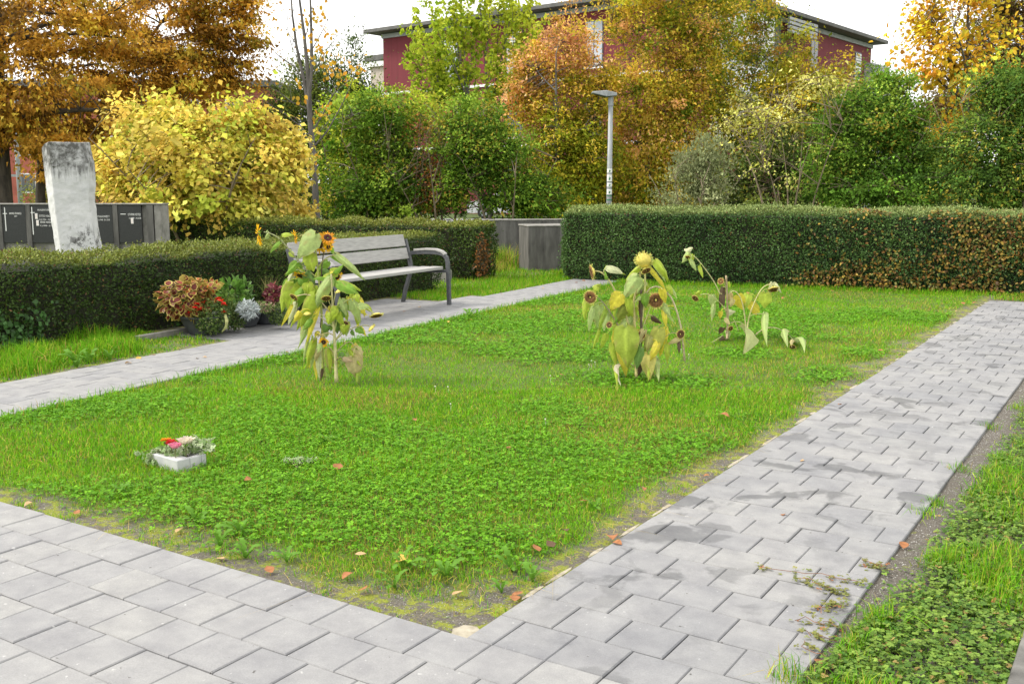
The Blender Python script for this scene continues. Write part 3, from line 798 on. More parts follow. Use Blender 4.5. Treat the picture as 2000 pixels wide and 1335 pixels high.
# ------------------------------------------------------------------ hedges
def hedge(name, label, p0, p1, W, H, n, leaf, c0, c1, ctop, side=1, bump=0.05, seed=0, round_end=0.0, mat='leaf_hedge', deadf=0.03):
    """p0->p1 runs along the front foot; the body lies to the left of that direction when side=1"""
    ang = math.atan2(p1[1] - p0[1], p1[0] - p0[0]); L = math.hypot(p1[0] - p0[0], p1[1] - p0[1])
    e = empty(name, (p0[0], p0[1], 0), ang)
    # core
    m = MB(); i = 0.09
    m.box(i, L - i, side * i if side > 0 else side * (W - i), side * (W - i) if side > 0 else side * i, -0.08, H - i)
    m.build('branch_core', MATS['hedge_core'], e)
    # surface points: front, top, back, ends
    areas = np.array([L * H, L * W, L * H * .35, W * H, W * H]); cnt = (areas / areas.sum() * n).astype(int)
    P, N = [], []
    for k, c in enumerate(cnt):
        a, b = RNG.random(c), RNG.random(c)
        o = np.zeros(c)
        if k == 0: p = np.stack([a * L, o, b * H], -1); nn = (0, -1, 0)
        if k == 1: p = np.stack([a * L, b * W, o + H], -1); nn = (0, 0, 1)
        if k == 2: p = np.stack([a * L, o + W, b * H], -1); nn = (0, 1, 0)
        if k == 3: p = np.stack([o, a * W, b * H], -1); nn = (-1, 0, 0)
        if k == 4: p = np.stack([o + L, a * W, b * H], -1); nn = (1, 0, 0)
        P.append(p); N.append(np.repeat(np.array([nn], float), c, 0))
    P = np.concatenate(P); N = np.concatenate(N)
    # round the shoulders
    R = 0.13
    q = P.copy()
    for ax, lo, hi, r in ((0, 0, L, max(R, round_end)), (1, 0, W, R), (2, -9, H, R)):
        q[:, ax] = np.clip(q[:, ax], lo + r, hi - r) if lo > -5 else np.minimum(q[:, ax], hi - r)
    dv = P - q; rr = np.where(np.abs(dv[:, 0]) > R, max(R, round_end), R)
    ln = np.linalg.norm(dv, axis=1); k = ln > 1e-6
    dn = dv / np.maximum(ln, 1e-9)[:, None]
    lim = np.maximum(np.abs(dv).max(1), 1e-6)
    P = np.where(k[:, None], q + dn * lim[:, None], P); N = np.where(k[:, None], nrm(N * .3 + dn), N)
    nz = fbm(P[:, 0] * 1.0 + P[:, 1] * .7, P[:, 2] + P[:, 1] * .4, 2.2, seed) - .5
    fine = RNG.normal(0, .024, len(P)) + np.where(RNG.random(len(P)) < .03, RNG.uniform(0, .07, len(P)), 0)
    foot = 0.05 * sstep(.28, 0.0, P[:, 2])
    P = P + N * (nz * bump * 3.2 + fine - foot)[:, None] + np.array([0, 0, 0])
    # holes: where the noise is low push leaves in so dark gaps show
    gap = fbm(P[:, 0] + P[:, 1], P[:, 2] * 1.3, 3.8, seed + 5)
    P = P - N * (np.where(gap < .36, .08, 0) * RNG.random(len(P)))[:, None]
    P[:, 1] *= side; N[:, 1] *= side
    n = len(P)
    D = nrm(N * .55 + RNG.normal(0, .7, (n, 3)) + np.array([0, 0, .25]))
    Nn = nrm(N + RNG.normal(0, .55, (n, 3)) + np.array([0, 0, .3]))
    f = np.clip(fbm(P[:, 0] + P[:, 1] * .5, P[:, 2], 1.7, seed + 9) * 1.3 - .15 + RNG.normal(0, .2, n), 0, 1)[:, None]
    c = np.array(c0) * (1 - f) + np.array(c1) * f
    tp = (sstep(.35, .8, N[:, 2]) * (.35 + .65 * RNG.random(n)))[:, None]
    c = c * (1 - tp) + np.array(ctop) * tp  # paler tops: yellowish new growth, with sky light also put into the colour
    c = np.where((RNG.random(n) < deadf)[:, None], np.array((.16, .085, .03)), c) * RNG.uniform(.6, 1.35, (n, 1))
    s = RNG.uniform(.65, 1.3, n) * leaf
    V, t, C = leaf_array(P - D * s[:, None] * .3, D, Nn, s, s * (.30 if leaf > .03 else .24), c, .5, .15)
    o = np_obj('foliage', V, tris=t, col=C, mat=MATS[mat], parent=e); o['kind'] = 'stuff'
    tag(e, label, 'hedge')
    return e, L

# yew hedge behind planters and bench
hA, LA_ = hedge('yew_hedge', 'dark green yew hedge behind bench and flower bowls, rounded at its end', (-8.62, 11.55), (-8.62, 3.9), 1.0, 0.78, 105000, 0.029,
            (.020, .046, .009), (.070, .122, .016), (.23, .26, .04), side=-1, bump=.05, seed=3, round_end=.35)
# ivy growing into its foot
n = 2600
yy = RNG.uniform(0, 4.9, n); zz = np.abs(RNG.normal(0, .17, n)); kk = fbm(yy, zz, 1.6, 14) > .46; yy, zz = yy[kk] + 4.2, zz[kk]; n = len(yy)
P = np.stack([yy, .03 + RNG.random(n) * .05, zz], -1)
c = np.array((.035, .085, .02)) * RNG.uniform(.6, 1.9, (n, 1))
V, t, C = leaf_array(P, RNG.normal(0, 1, (n, 3)) * (1, .5, 1), np.array((0, 1, .3)) + RNG.normal(0, .4, (n, 3)), RNG.uniform(.03, .065, n), RNG.uniform(.015, .03, n), c, .4, .1)
V[:, 1] *= 1
np_obj('ivy', V * np.array((1, 1, 1)), tris=t, col=C, mat=MATS['leaf_hedge'], parent=hA)['kind'] = 'stuff'

# second hedge behind, ending at the concrete walls
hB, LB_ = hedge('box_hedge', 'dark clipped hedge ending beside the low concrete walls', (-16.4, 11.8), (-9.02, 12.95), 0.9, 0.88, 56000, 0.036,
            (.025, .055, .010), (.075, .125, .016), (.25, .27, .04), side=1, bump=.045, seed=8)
n = 900
P = np.stack([LB_ + .02 + RNG.random(n) * .05, RNG.normal(.22, .12, n), np.abs(RNG.normal(.33, .14, n))], -1)
c = np.where(RNG.random((n, 1)) < .55, np.array((.26, .11, .03)), np.array((.06, .05, .02))) * RNG.uniform(.5, 1.3, (n, 1))
V, t, C = leaf_array(P, RNG.normal(0, 1, (n, 3)), np.array((1, -.5, .3)) + RNG.normal(0, .5, (n, 3)), RNG.uniform(.03, .06, n), RNG.uniform(.012, .022, n), c, .45, .1)
o = np_obj('withered_patch', V, tris=t, col=C, mat=MATS['leaf_hedge'], parent=hB); o['kind'] = 'stuff'; o['label'] = 'withered brown patch'

# privet hedge closing the lawn, beech growing through its right part
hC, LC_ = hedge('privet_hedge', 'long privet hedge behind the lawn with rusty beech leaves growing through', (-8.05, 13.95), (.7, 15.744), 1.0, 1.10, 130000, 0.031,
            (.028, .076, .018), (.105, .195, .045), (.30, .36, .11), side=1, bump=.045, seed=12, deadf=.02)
n = 8200
xx = RNG.uniform(3.3, LC_, n); zz = RNG.uniform(.02, 1.08, n)
pm = (.12 + .88 * sstep(.40, .55, fbm(xx * 1.0, zz * 1.3, 1.3, 44))) * (1 - .45 * sstep(.8, 1.05, zz) * (xx < 5.2)) * sstep(3.45, 3.9, xx)
kk = RNG.random(n) < pm; xx, zz = xx[kk], zz[kk]; n = len(xx)
P = np.stack([xx, .02 - RNG.random(n) * .06, zz], -1)
pal = np.array([(.26, .13, .03), (.34, .23, .04), (.20, .20, .045), (.13, .075, .025), (.26, .25, .07)])
c = pal[RNG.choice(5, n, p=[.25, .25, .2, .2, .1])] * RNG.uniform(.6, 1.25, (n, 1))
V, q, C = leaf_array(P, np.array((0, -.3, -.3)) + RNG.normal(0, .7, (n, 3)), np.array((0, -1, .7)) + RNG.normal(0, .4, (n, 3)), RNG.uniform(.035, .062, n), RNG.uniform(.012, .021, n), c, hexa=True)
o = np_obj('beech_leaves', V, quads=q, col=C, mat=MATS['leaf_hedge'], parent=hC); o['kind'] = 'stuff'; o['label'] = 'rusty and yellow beech leaves'
n = 1500
P = np.stack([RNG.uniform(3.8, LC_, n), RNG.uniform(-.02, .6, n), 1.10 + RNG.uniform(-.02, .03, n)], -1)
kk = fbm(P[:, 0], P[:, 1], 1.6, 46) > .5; P = P[kk]; n = len(P)
c = pal[RNG.choice(5, n)] * RNG.uniform(.7, 1.3, (n, 1))
V, q, C = leaf_array(P, RNG.normal(0, 1, (n, 3)) * (1, 1, .4), np.array((0, -.3, 1)) + RNG.normal(0, .35, (n, 3)), RNG.uniform(.04, .07, n), RNG.uniform(.014, .024, n), c, hexa=True)
np_obj('beech_shoots', V, quads=q, col=C, mat=MATS['leaf_hedge'], parent=hC)['kind'] = 'stuff'

# ------------------------------------------------------------------ concrete walls between the hedges
def wall_block(name, label, p0, p1, thick, h):
    ang = math.atan2(p1[1] - p0[1], p1[0] - p0[0]); L = math.hypot(p1[0] - p0[0], p1[1] - p0[1])
    e = empty(name, (p0[0], p0[1], 0), ang)
    m = MB(); m.box(0, L, 0, thick, -.1, h)
    m.build('wall_body', MATS['concrete_old'], e, bevel=.012)
    m = MB(); m.box(-.012, L + .012, -.012, thick + .012, h + .001, h + .03)
    m.build('wall_cap', MATS['concrete_pale'], e, bevel=.01)
    tag(e, label, 'wall'); return e
a = gp(1032, 528); b = gp(1118, 520)
wall_block('concrete_wall', 'short streaked concrete wall block standing beside the privet hedge', (a.x, a.y), (a.x + 1.15, a.y + 1.2), .7, .76)
wall_block('concrete_wall', 'longer dark concrete wall behind the short block', tuple(lw(-.7, 19.6)[:2]), tuple(lw(1.6, 20.1)[:2]), .25, .80)

# ------------------------------------------------------------------ stone stele
D = 13.0; PX = D / 1988.0
base = lw((132 - 1000) * PX, D)
e = empty('stone_stele', base, YAW)
rows_ = [  # z, left, front edge, right (pixels across), depth of front edge
    (600, 106, 134, 187), (478, 99.5, 127, 182), (458, 97.5, 125, 180), (436, 95.5, 124, 177.5), (412, 93, 122, 175.5), (390, 91.5, 121, 175), (365, 90, 120.5, 177.5), (340, 89, 120, 178.5), (318, 88, 119, 177.5), (300, 86.5, 118, 173.5)]
mb_v, ring = [], []
def stz(v): return CAM_H - (v - 365) * PX
V = []; zs = []
for v, l, f, r in rows_:
    z = max(stz(v), -.06); zs.append(z)
    L_, F_, R_ = [(u - 132) * PX + 0.0 for u in (l, f, r)]
    V.append([(L_, .0, z), ((L_ + F_) / 2, -.13, z), (F_, -.25, z), ((F_ + R_) / 2, -.165, z), (R_, -.05, z), (R_ - .04, .26, z), ((L_ + R_) / 2, .31, z), (L_ + .03, .24, z)])
tops = [(86, 291), (100, 283), (118, 280), (143, 279.5), (168.5, 280), (165, 277), (125, 277), (92, 284)]
last = V[-1]
V.append([((u - 132) * PX, last[k][1], stz(vv)) for k, (u, vv) in enumerate(tops)])
nr = len(V); n = 8
vs = [p for r in V for p in r]
fs = [(i * n + k, i * n + (k + 1) % n, (i + 1) * n + (k + 1) % n, (i + 1) * n + k) for i in range(nr - 1) for k in range(n)]
fs.append(tuple((nr - 1) * n + k for k in range(n))); fs.append(tuple(range(n - 1, -1, -1)))
me = bpy.data.meshes.new('stele_body'); me.from_pydata(vs, [], fs); me.materials.append(MATS['stele_stone']); me.update()
so = link(bpy.data.objects.new('stele_body', me), e)
md = so.modifiers.new('sub', 'SUBSURF'); md.subdivision_type = 'SIMPLE'; md.levels = md.render_levels = 3
bv = so.modifiers.new('bev', 'BEVEL'); bv.width = .008; bv.limit_method = 'ANGLE'; bv.angle_limit = math.radians(25)
tx = bpy.data.textures.new('stele_rough', 'CLOUDS'); tx.noise_scale = .12
dm = so.modifiers.new('dis', 'DISPLACE'); dm.texture = tx; dm.strength = .02; dm.mid_level = .5
# carved curved lip near the top
m = MB(); pts = []
for k in range(9):
    t = k / 8; pts.append(((122 - 132 + 26 * t) * PX, -.245 + .085 * t, stz(326 - 22 * t ** 2.2)))
m.tube(pts, [.006] * 9, 5); m.build('carved_line', MATS['stele_stone'], e)
tag(e, 'tall white carved stele with dark weathered top rising behind the yew hedge', 'stele')

# ------------------------------------------------------------------ memorial wall with dark plaques
D = 15.0; PX = D / 1988.0
def wl(u): return (u - 160) * PX
def wz(v): return CAM_H - (v - 365) * PX
e = empty('memorial_wall', lw((160 - 1000) * PX, D), YAW)
m = MB(); m.box(wl(-160), wl(313), .0, .32, -.08, wz(399)); m.build('wall_body', MATS['concrete_pale'], e, bevel=.008)
m = MB(); m.box(wl(-161), wl(314), -.07, .34, wz(399) + .001, wz(399) + .018); m.build('wall_cap', MATS['concrete_pale'], e, bevel=.004)
PITCHP = 56.7
def text_obj(s, size, x, z, parent, y=-.0485, width=None):
    cu = bpy.data.curves.new('lettering', 'FONT'); cu.body = s; cu.size = size; cu.extrude = .0012; cu.align_x = 'LEFT'
    cu.space_character = 1.05; cu.resolution_u = 2
    o = bpy.data.objects.new('lettering', cu); COL.objects.link(o)
    bpy.context.view_layer.update()
    me = bpy.data.meshes.new_from_object(o.evaluated_get(bpy.context.evaluated_depsgraph_get()))
    bpy.data.objects.remove(o)
    me.materials.clear(); me.materials.append(MATS['lettering'])
    t = link(bpy.data.objects.new('lettering', me), parent)
    t.location = (x, y, z); t.rotation_euler = (math.radians(90), 0, 0)
    wd = max(v.co.x for v in me.vertices)
    sx = .7 if width is None else width / wd
    t.scale = (sx, 1.15, 1)
    return t
texts = {0: [('ANDREA FRANKELE', 17, 416, .036, 24), ('2011', 27, 421, .03, 5)],
         1: [('HUGENTOBLER', 73, 409, .032, 29), ('OTTO HAGG', 75, 421, .038, 25), ('13.3.1956 - 10.1.2', 74, 427.5, .03, 27), ('ERNI HAGG', 77, 433, .038, 23), ('9.3.1944 - 6.12.', 76, 439.5, .03, 25)],
         3: [('LOTHAR KONZETT', 186, 422, .038, 27), ('22.3.1948 - 25.1.2018', 188, 428, .03, 25)],
         4: [('OTHMAR VETTER', 249, 418.5, .044, 25), ('11.6.1949 - 14.2.2018', 250.5, 425, .032, 24)]}
crosses = {0: (9, 416, 404, 450, 4), 1: (62, 414, 403, 457, 5.5), 3: (181, 420, 405, 440, 4), 4: (240, 417, 417, 418, 5)}
photos = {1: [(70, 421), (71.5, 434)], 4: [(257, 430)]}
for k in range(-2, 5):
    ua = 3 + PITCHP * k
    m = MB(); m.box(wl(ua - 10.0), wl(ua - .6), -.065, .0, -.06, wz(399) - .002); m.build('pillar', MATS['concrete_old'], e, bevel=.006)
    m = MB(); m.box(wl(ua), wl(ua + 45.5), -.045, -.002, wz(473), wz(399) - .01)
    pq = m.build('plaque', MATS['plaque'], e, bevel=.003)
    for s, u, v, sz, wp in texts.get(k, []): text_obj(s, sz, wl(u), wz(v) - .012, pq, width=wp * PX)
    if k in crosses:
        cu, cv, ct, cb, ch = crosses[k]
        m = MB()
        if cb - ct > 3: m.box(wl(cu) - .006, wl(cu) + .006, -.053, -.046, wz(cb), wz(ct))
        m.box(wl(cu - ch), wl(cu + ch), -.0545, -.046, wz(cv) - .005, wz(cv) + .005)
        m.build('cross', MATS['lettering'], pq)
    for (pu, pv) in photos.get(k, []):
        m = MB(); m.box(wl(pu - 2.4), wl(pu + 2.4), -.052, -.046, wz(pv) - .042, wz(pv) + .042); m.build('portrait_frame', MATS['lettering'], pq)
        m = MB(); m.box(wl(pu - 1.8), wl(pu + 1.8), -.0545, -.0525, wz(pv) - .034, wz(pv) + .034); m.build('portrait', MATS['photo_tile'], pq)
m = MB(); m.box(wl(286), wl(299), -.065, .0, -.06, wz(399) - .002); m.build('pillar', MATS['concrete_old'], e, bevel=.006)
m = MB(); m.box(wl(301), wl(312.5), -.06, -.001, -.06, wz(399) - .002); m.build('end_slab', MATS['concrete_pale'], e, bevel=.006)
tag(e, 'grey memorial wall with black lettered plaques between concrete pillars', 'wall')

# ------------------------------------------------------------------ bench
be = empty('park_bench', (-7.63, 8.93, 0), LA)
m = None
HL = 1.09
for k, (xa, xb) in enumerate(((-.20, -.055), (-.045, .10), (.11, .265))):
    m = MB(); m.box(xa, xb, -HL, HL, .435 + .004 * k, .467 + .006 * k); m.build('seat_slat', MATS['wood_grey'], be, bevel=.006)
for k, (za, zb, x) in enumerate(((.56, .70, -.255), (.715, .865, -.30))):
    M = Matrix.Translation((x, 0, za)) @ Matrix.Rotation(math.radians(-16), 4, 'Y')
    m = MB(); m.box(-.018, .018, -HL, HL, 0, zb - za, M); m.build('backrest_slat', MATS['wood_grey'], be, bevel=.006)
def rect_sweep(m, pts, w, t):
    """flat bar following pts (x,z) in the side plane, w wide along y at centre y0, t thick"""
    y0 = pts[0][1]
    n = len(pts); vs = []
    for i, (x, y, z) in enumerate(pts):
        a = Vector(pts[max(i - 1, 0)]); b = Vector(pts[min(i + 1, n - 1)]); d = (b - a).normalized(); nn = Vector((-d.z, 0, d.x))
        p = Vector((x, y, z))
        for sy, sn in ((-1, -1), (1, -1), (1, 1), (-1, 1)): vs.append(p + Vector((0, sy * w / 2, 0)) + nn * (sn * t / 2))
    fs = [(i * 4 + k, i * 4 + (k + 1) % 4, (i + 1) * 4 + (k + 1) % 4, (i + 1) * 4 + k) for i in range(n - 1) for k in range(4)]
    fs += [(3, 2, 1, 0), tuple((n - 1) * 4 + k for k in range(4))]
    m.add(vs, fs)
for s in (-1, 1):
    y = s * (HL + .025)
    m = MB(); rect_sweep(m, [(.33, y, 0), (.325, y, .30), (.315, y, .52), (.30, y, .585), (.255, y, .628), (.16, y, .645), (0, y, .645), (-.22, y, .632)], .045, .045)
    m.build('front_leg', MATS['metal_dark'], be, bevel=.005)
    m = MB(); rect_sweep(m, [(-.36, y, 0), (-.32, y, .16), (-.25, y, .36), (-.235, y, .48), (-.26, y, .60), (-.315, y, .80)], .045, .045)
    m.build('rear_leg', MATS['metal_dark'], be, bevel=.005)
    m = MB(); rect_sweep(m, [(.315, y, .42), (.05, y, .41), (-.24, y, .405)], .035, .035); m.build('seat_support', MATS['metal_dark'], be)
    m = MB(); rect_sweep(m, [(.285, y, .625), (.24, y, .66), (.15, y, .683), (0, y, .685), (-.17, y, .67)], .065, .028)
    m.build('armrest', MATS['wood_grey'], be, bevel=.006)
tag(be, 'grey slatted park bench with dark metal legs and curved armrests', 'bench')

# ------------------------------------------------------------------ street lamp
D = 22.0; PX = D / 1988.0
lp = empty('street_lamp', lw(190 * PX, D), YAW)
m = MB(); m.tube([(0, 0, -.1), (0, 0, 1.2), (.005, 0, 3.18)], [.062, .058, .047], 14, True); m.build('pole', MATS['pole_grey'], lp, smooth=True)
m = MB(); m.tube([(.005, 0, 3.16), (.005, 0, 3.40)], [.058, .056], 14); m.build('collar', MATS['pole_grey'], lp)
m = MB()
m.add([(-.40, -.13, 3.42), (-.10, -.17, 3.345), (.13, -.10, 3.37), (.13, .10, 3.37), (-.10, .17, 3.345), (-.40, .13, 3.42),
       (-.40, -.13, 3.455), (-.10, -.17, 3.475), (.13, -.10, 3.43), (.13, .10, 3.43), (-.10, .17, 3.475), (-.40, .13, 3.455)],
      [(5, 4, 1, 0), (4, 3, 2, 1), (6, 7, 10, 11), (7, 8, 9, 10), (0, 1, 7, 6), (1, 2, 8, 7), (2, 3, 9, 8), (3, 4, 10, 9), (4, 5, 11, 10), (5, 0, 6, 11)])
hd = m.build('lamp_head', MATS['pole_grey'], lp, bevel=.012)
m = MB(); m.add([(-.33, -.10, 3.398), (-.13, -.12, 3.348), (-.13, .12, 3.348), (-.33, .10, 3.398)], [(3, 2, 1, 0)]); m.build('lens', MATS['frame_dark'], hd)
for (z, h, mt) in ((1.80, .085, 'sticker_white'), (1.645, .14, 'sticker_white'), (1.50, .08, 'sticker_white'), (1.35, .11, 'sticker_white'), (1.27, .02, 'sticker_mark'), (1.18, .025, 'sticker_mark')):
    m = MB(); r = .0635
    vs = []
    for k in range(8):
        a = math.radians(-150 + 120 * k / 7); vs += [(r * math.cos(a), r * math.sin(a), z - h / 2), (r * math.cos(a), r * math.sin(a), z + h / 2)]
    m.add(vs, [(2 * k, 2 * k + 2, 2 * k + 3, 2 * k + 1) for k in range(7)])
    st = m.build('sticker', MATS[mt], lp)
    if mt == 'sticker_white':
        m = MB(); a0 = math.radians(-96)
        m.add([(.0655 * math.cos(a0 + d), .0655 * math.sin(a0 + d), z + dz) for d, dz in ((-.25, -h * .3), (.2, -h * .35), (.5, h * .1), (.1, h * .05), (-.05, h * .32))], [(0, 1, 2, 3, 4)])
        m.build('sticker_print', MATS['sticker_mark'], st)
tag(lp, 'slim grey street lamp with flat head and stickers, rising behind the privet hedge', 'lamp')
# far lamp mast at the left among the orange trees
fp = empty('lamp_mast', lw(-962 * 33 / 1988, 33), YAW)
m = MB(); m.tube([(0, 0, -.1), (0, 0, 2), (0, 0, 5.2)], [.085, .075, .055], 10); m.build('mast', MATS['pole_grey'], fp, smooth=True)
m = MB(); m.box(-.75, .1, -.12, .12, 5.2, 5.28); m.build('lamp_head', MATS['pole_grey'], fp, bevel=.02)
m = MB(); m.box(-.32, -.04, -.02, .02, 1.78, 1.86); m.build('bracket', MATS['pole_grey'], fp)
tag(fp, 'distant grey mast standing between the orange tree trunks', 'lamp')

# ------------------------------------------------------------------ red building
bo = lw(8.9, 50.0)
rb = empty('red_building', bo, math.radians(122.7 - 39.0))
RX, RY = 23.3, 21.6
m = MB(); m.box(0, RX, 0, RY, -.2, 10.45); m.build('wall', MATS['red_cladding'], rb)
m = MB(); m.box(-.85, RX + .7, -.85, RY + .85, 10.7, 10.92); rf = m.build('roof', MATS['roof_grey'], rb, bevel=.03)
m = MB(); m.box(-.1, RX + .05, -.1, RY + .05, 10.4, 10.655); m.build('eaves_board', MATS['grey_panel'], rf)
for (x, y, w, h) in ((3, 15.2, .9, .7), (5, 9.5, .7, .9), (14, 5, 1.0, .8)):
    m = MB(); m.box(x, x + w, y, y + w, 10.9, 11.0 + h); m.lathe([(.2, 11.0 + h), (.32, 11.05 + h), (.3, 11.25 + h), (.05, 11.4 + h)], 12, Matrix.Translation((x + w / 2, y + w / 2, 0))); m.build('chimney', MATS['roof_grey'], rf)
for z in (3.65, 7.05):
    m = MB(); m.box(-.09, RX + .03, -.09, RY + .03, z, z + .14); m.build('string_course', MATS['white_paint'], rb)
def window(face, a, w, z0, z1, mat='window_curtain', blind=False):
    m = MB()
    def bx(mm, a0, a1, o0, o1, za, zb):
        if face == 'L': mm.box(-o1, -o0, a0, a1, za, zb)
        else: mm.box(a0, a1, -o1, -o0, za, zb)
    bx(m, a, a + w, -.02, .03, z0, z1); wn = m.build('window', MATS['frame_dark'], rb)
    m = MB(); bx(m, a + .07, a + w / 2 - .03, .031, .045, z0 + .07, z1 - .07); m.build('pane', MATS[mat], wn)
    m = MB(); bx(m, a + w / 2 + .03, a + w - .07, .031, .045, z0 + .07, z1 - .07); m.build('pane', MATS[mat], wn)
    m = MB(); bx(m, a - .06, a + w + .06, .0, .11, z0 - .08, z0 - .004); m.build('sill', MATS['white_paint'], wn)
    if blind:
        for k in range(7):
            zz = z1 - .1 - k * .16; m = MB(); bx(m, a + .08, a + w - .08, .05, .075, zz - .1, zz); m.build('blind_slat', MATS['white_paint'], wn)
for y in (5.4, 10.7, 15.4):
    window('L', y, 1.15, 7.6, 9.95, 'window_curtain', y in (10.7, 15.4))
    window('L', y, 1.15, 4.2, 6.5, 'window_glass' if y != 15.4 else 'window_curtain', y == 15.4)
    window('L', y, 1.15, .9, 3.1, 'window_glass')
for x in (13.4, 20.4):
    window('R', x, 1.1, 8.3, 9.95, 'window_glass', x == 20.4)
    window('R', x, 1.1, 4.4, 6.4, 'window_glass')
# white loggia on the right front and its louvres
m = MB(); m.box(1.5, 7.4, -.55, -.002, 3.9, 10.35); lg = m.build('loggia', MATS['white_paint'], rb, bevel=.02)
for k in range(5):
    m = MB(); m.box(1.75 + k * 1.1, 2.65 + k * 1.1, -.57, -.552, 4.3, 6.4); m.build('loggia_pane', MATS['window_curtain'], lg)
    m = MB(); m.box(1.75 + k * 1.1, 2.65 + k * 1.1, -.57, -.552, 7.6, 8.6); m.build('loggia_pane', MATS['grey_panel'], lg)
for k in range(4):
    m = MB(); m.box(8.8, 12.6, -.75, -.62, 9.75 + k * .22, 9.9 + k * .22); m.build('louvre', MATS['grey_panel'], rb)
m = MB(); m.box(7.5, 8.7, -.3, -.002, 7.2, 10.6); m.build('recess_shade_box', MATS['frame_dark'], rb)  # dark box proud of the wall; a recess's shade put into its colour
m = MB(); m.box(22.2, 25.6, -.5, 2.2, -.1, 9.4); m.build('stair_tower', MATS['grey_panel'], rb, bevel=.02)
# balcony stack at the far left end
bl = MB(); bl.box(.7, 4.4, RY, RY + 1.9, -.1, 8.9); bs = bl.build('balcony_wall', MATS['beige_paint'], rb)
m = MB(); m.box(.45, 4.6, RY + .01, RY + 2.2, 9.25, 9.6); m.build('balcony_roof', MATS['roof_grey'], bs, bevel=.02)
m = MB(); m.box(.5, 4.55, RY + .01, RY + 2.05, 8.9, 9.22); m.build('balcony_fascia', MATS['white_paint'], bs)
m = MB(); m.box(.6, .69, RY + .02, RY + 1.85, 3.9, 6.6); m.build('balcony_parapet', MATS['white_paint'], bs)
m = MB(); m.tube([(.6, RY + .25, -.1), (.6, RY + .25, 6.8)], .05, 8); m.build('rain_pipe', MATS['frame_dark'], bs)
tag(rb, 'dark red clad apartment building with flat grey roof behind the trees', 'building')
# second red house far behind the orange trees
fb = empty('brick_house', lw(-19.5, 78), YAW)
m = MB(); m.box(-26, 1.2, 0, 10, -.1, 8.9); m.build('wall', mat_noise('faded_red', (.30, .085, .06), (.40, .12, .085), 1.2, .9, .1, 20), fb)
m = MB(); m.box(-26.6, 1.9, -.6, 10.6, 8.91, 9.35); m.build('roof', MATS['roof_grey'], fb)
for k in range(8):
    for z in (1.0, 3.8, 6.5):
        m = MB(); m.box(-24.6 + k * 3.2, -23.3 + k * 3.2, -.05, -.003, z, z + 1.5); w = m.build('window', MATS['white_paint'], fb)
        m = MB(); m.box(-24.5 + k * 3.2, -23.4 + k * 3.2, -.07, -.052, z + .1, z + 1.4); m.build('pane', MATS['window_glass'], w)
tag(fb, 'faded red house far behind the orange trees', 'house')

# ------------------------------------------------------------------ parked car beyond the shrubs
ce = empty('parked_car', lw(-.03, 50.5, -.075), YAW)
prof = [(-2.15, .30), (-2.2, .55), (-2.1, .78), (-1.25, .93), (-.55, 1.38), (.1, 1.50), (1.1, 1.47), (1.75, 1.05), (2.1, 1.0), (2.18, .6), (2.1, .3)]
rings = []
for (yy, sc) in ((-.84, .97), (-.78, 1.0), (.78, 1.0), (.84, .97)): rings.append([(x * (1 if abs(yy) < .8 else .985), yy * (1 if z < .95 else .86), .3 + (z - .3) * sc) for x, z in prof])
n = len(prof); vs = [p for r in rings for p in r]
fs = [(i * n + k, i * n + (k + 1) % n, (i + 1) * n + (k + 1) % n, (i + 1) * n + k) for i in range(3) for k in range(n)] + [tuple(range(n)), tuple(range(4 * n - 1, 3 * n - 1, -1))]
m = MB(); m.add(vs, fs); m.build('body', MATS['car_paint'], ce, bevel=.03)
for s in (-1, 1):
    m = MB(); y = s * .735
    m.add([(-.98, y * 1.01, .98), (-.52, y * 1.0, 1.33), (.08, y, 1.42), (.08, y * 1.02, .98)], [(0, 1, 2, 3)]); m.build('side_window', MATS['window_glass'], ce)
    m = MB(); m.add([(.16, y * 1.02, .98), (.16, y, 1.42), (1.05, y, 1.39), (1.45, y * 1.01, 1.02)], [(0, 1, 2, 3)]); m.build('side_window', MATS['window_glass'], ce)
    m = MB(); m.box(-2.19, -2.06, s * .62 - .17, s * .62 + .17, .64, .78); m.build('headlight', MATS['white_paint'], ce, bevel=.02)
    for x in (-1.35, 1.35):
        M = Matrix.Translation((x, s * .76, .31)) @ Matrix.Rotation(math.radians(90), 4, 'X')
        m = MB(); m.lathe([(.2, -.1), (.31, -.1), (.315, 0), (.31, .1), (.2, .1)], 20, M); wh = m.build('wheel', MATS['rubber'], ce)
        m = MB(); m.lathe([(.02, -.105), (.19, -.105), (.19, .105), (.02, .105)], 14, M); m.build('rim', MATS['pole_grey'], wh)
m = MB(); m.add([(-1.2, -.66, .95), (-1.2, .66, .95), (-.56, .6, 1.385), (-.56, -.6, 1.385)], [(0, 1, 2, 3)]); m.build('windscreen', MATS['window_glass'], ce).location = (-.015, 0, .012)
m = MB(); m.box(-2.2, -2.1, -.78, .78, .28, .42); m.build('bumper', MATS['rubber'], ce, bevel=.02)
tag(ce, 'silver white car parked beyond the shrubs on the far roadside', 'car')

# ------------------------------------------------------------------ trees and shrubs
def bez(a, b, c, n):
    return [a * ((1 - t) ** 2) + b * (2 * t * (1 - t)) + c * (t * t) for t in [k / (n - 1) for k in range(n)]]

def leaf_tri(P, D, N, L, W, C):
    D = nrm(D); S = nrm(np.cross(D, N)); n = len(P)
    V = np.stack([P - S * W[:, None] * .9, P + S * W[:, None] * .9, P + D * L[:, None]], 1)
    return V.reshape(-1, 3), np.arange(n * 3).reshape(-1, 3), np.repeat(C[:, None, :], 3, 1).reshape(-1, 3)

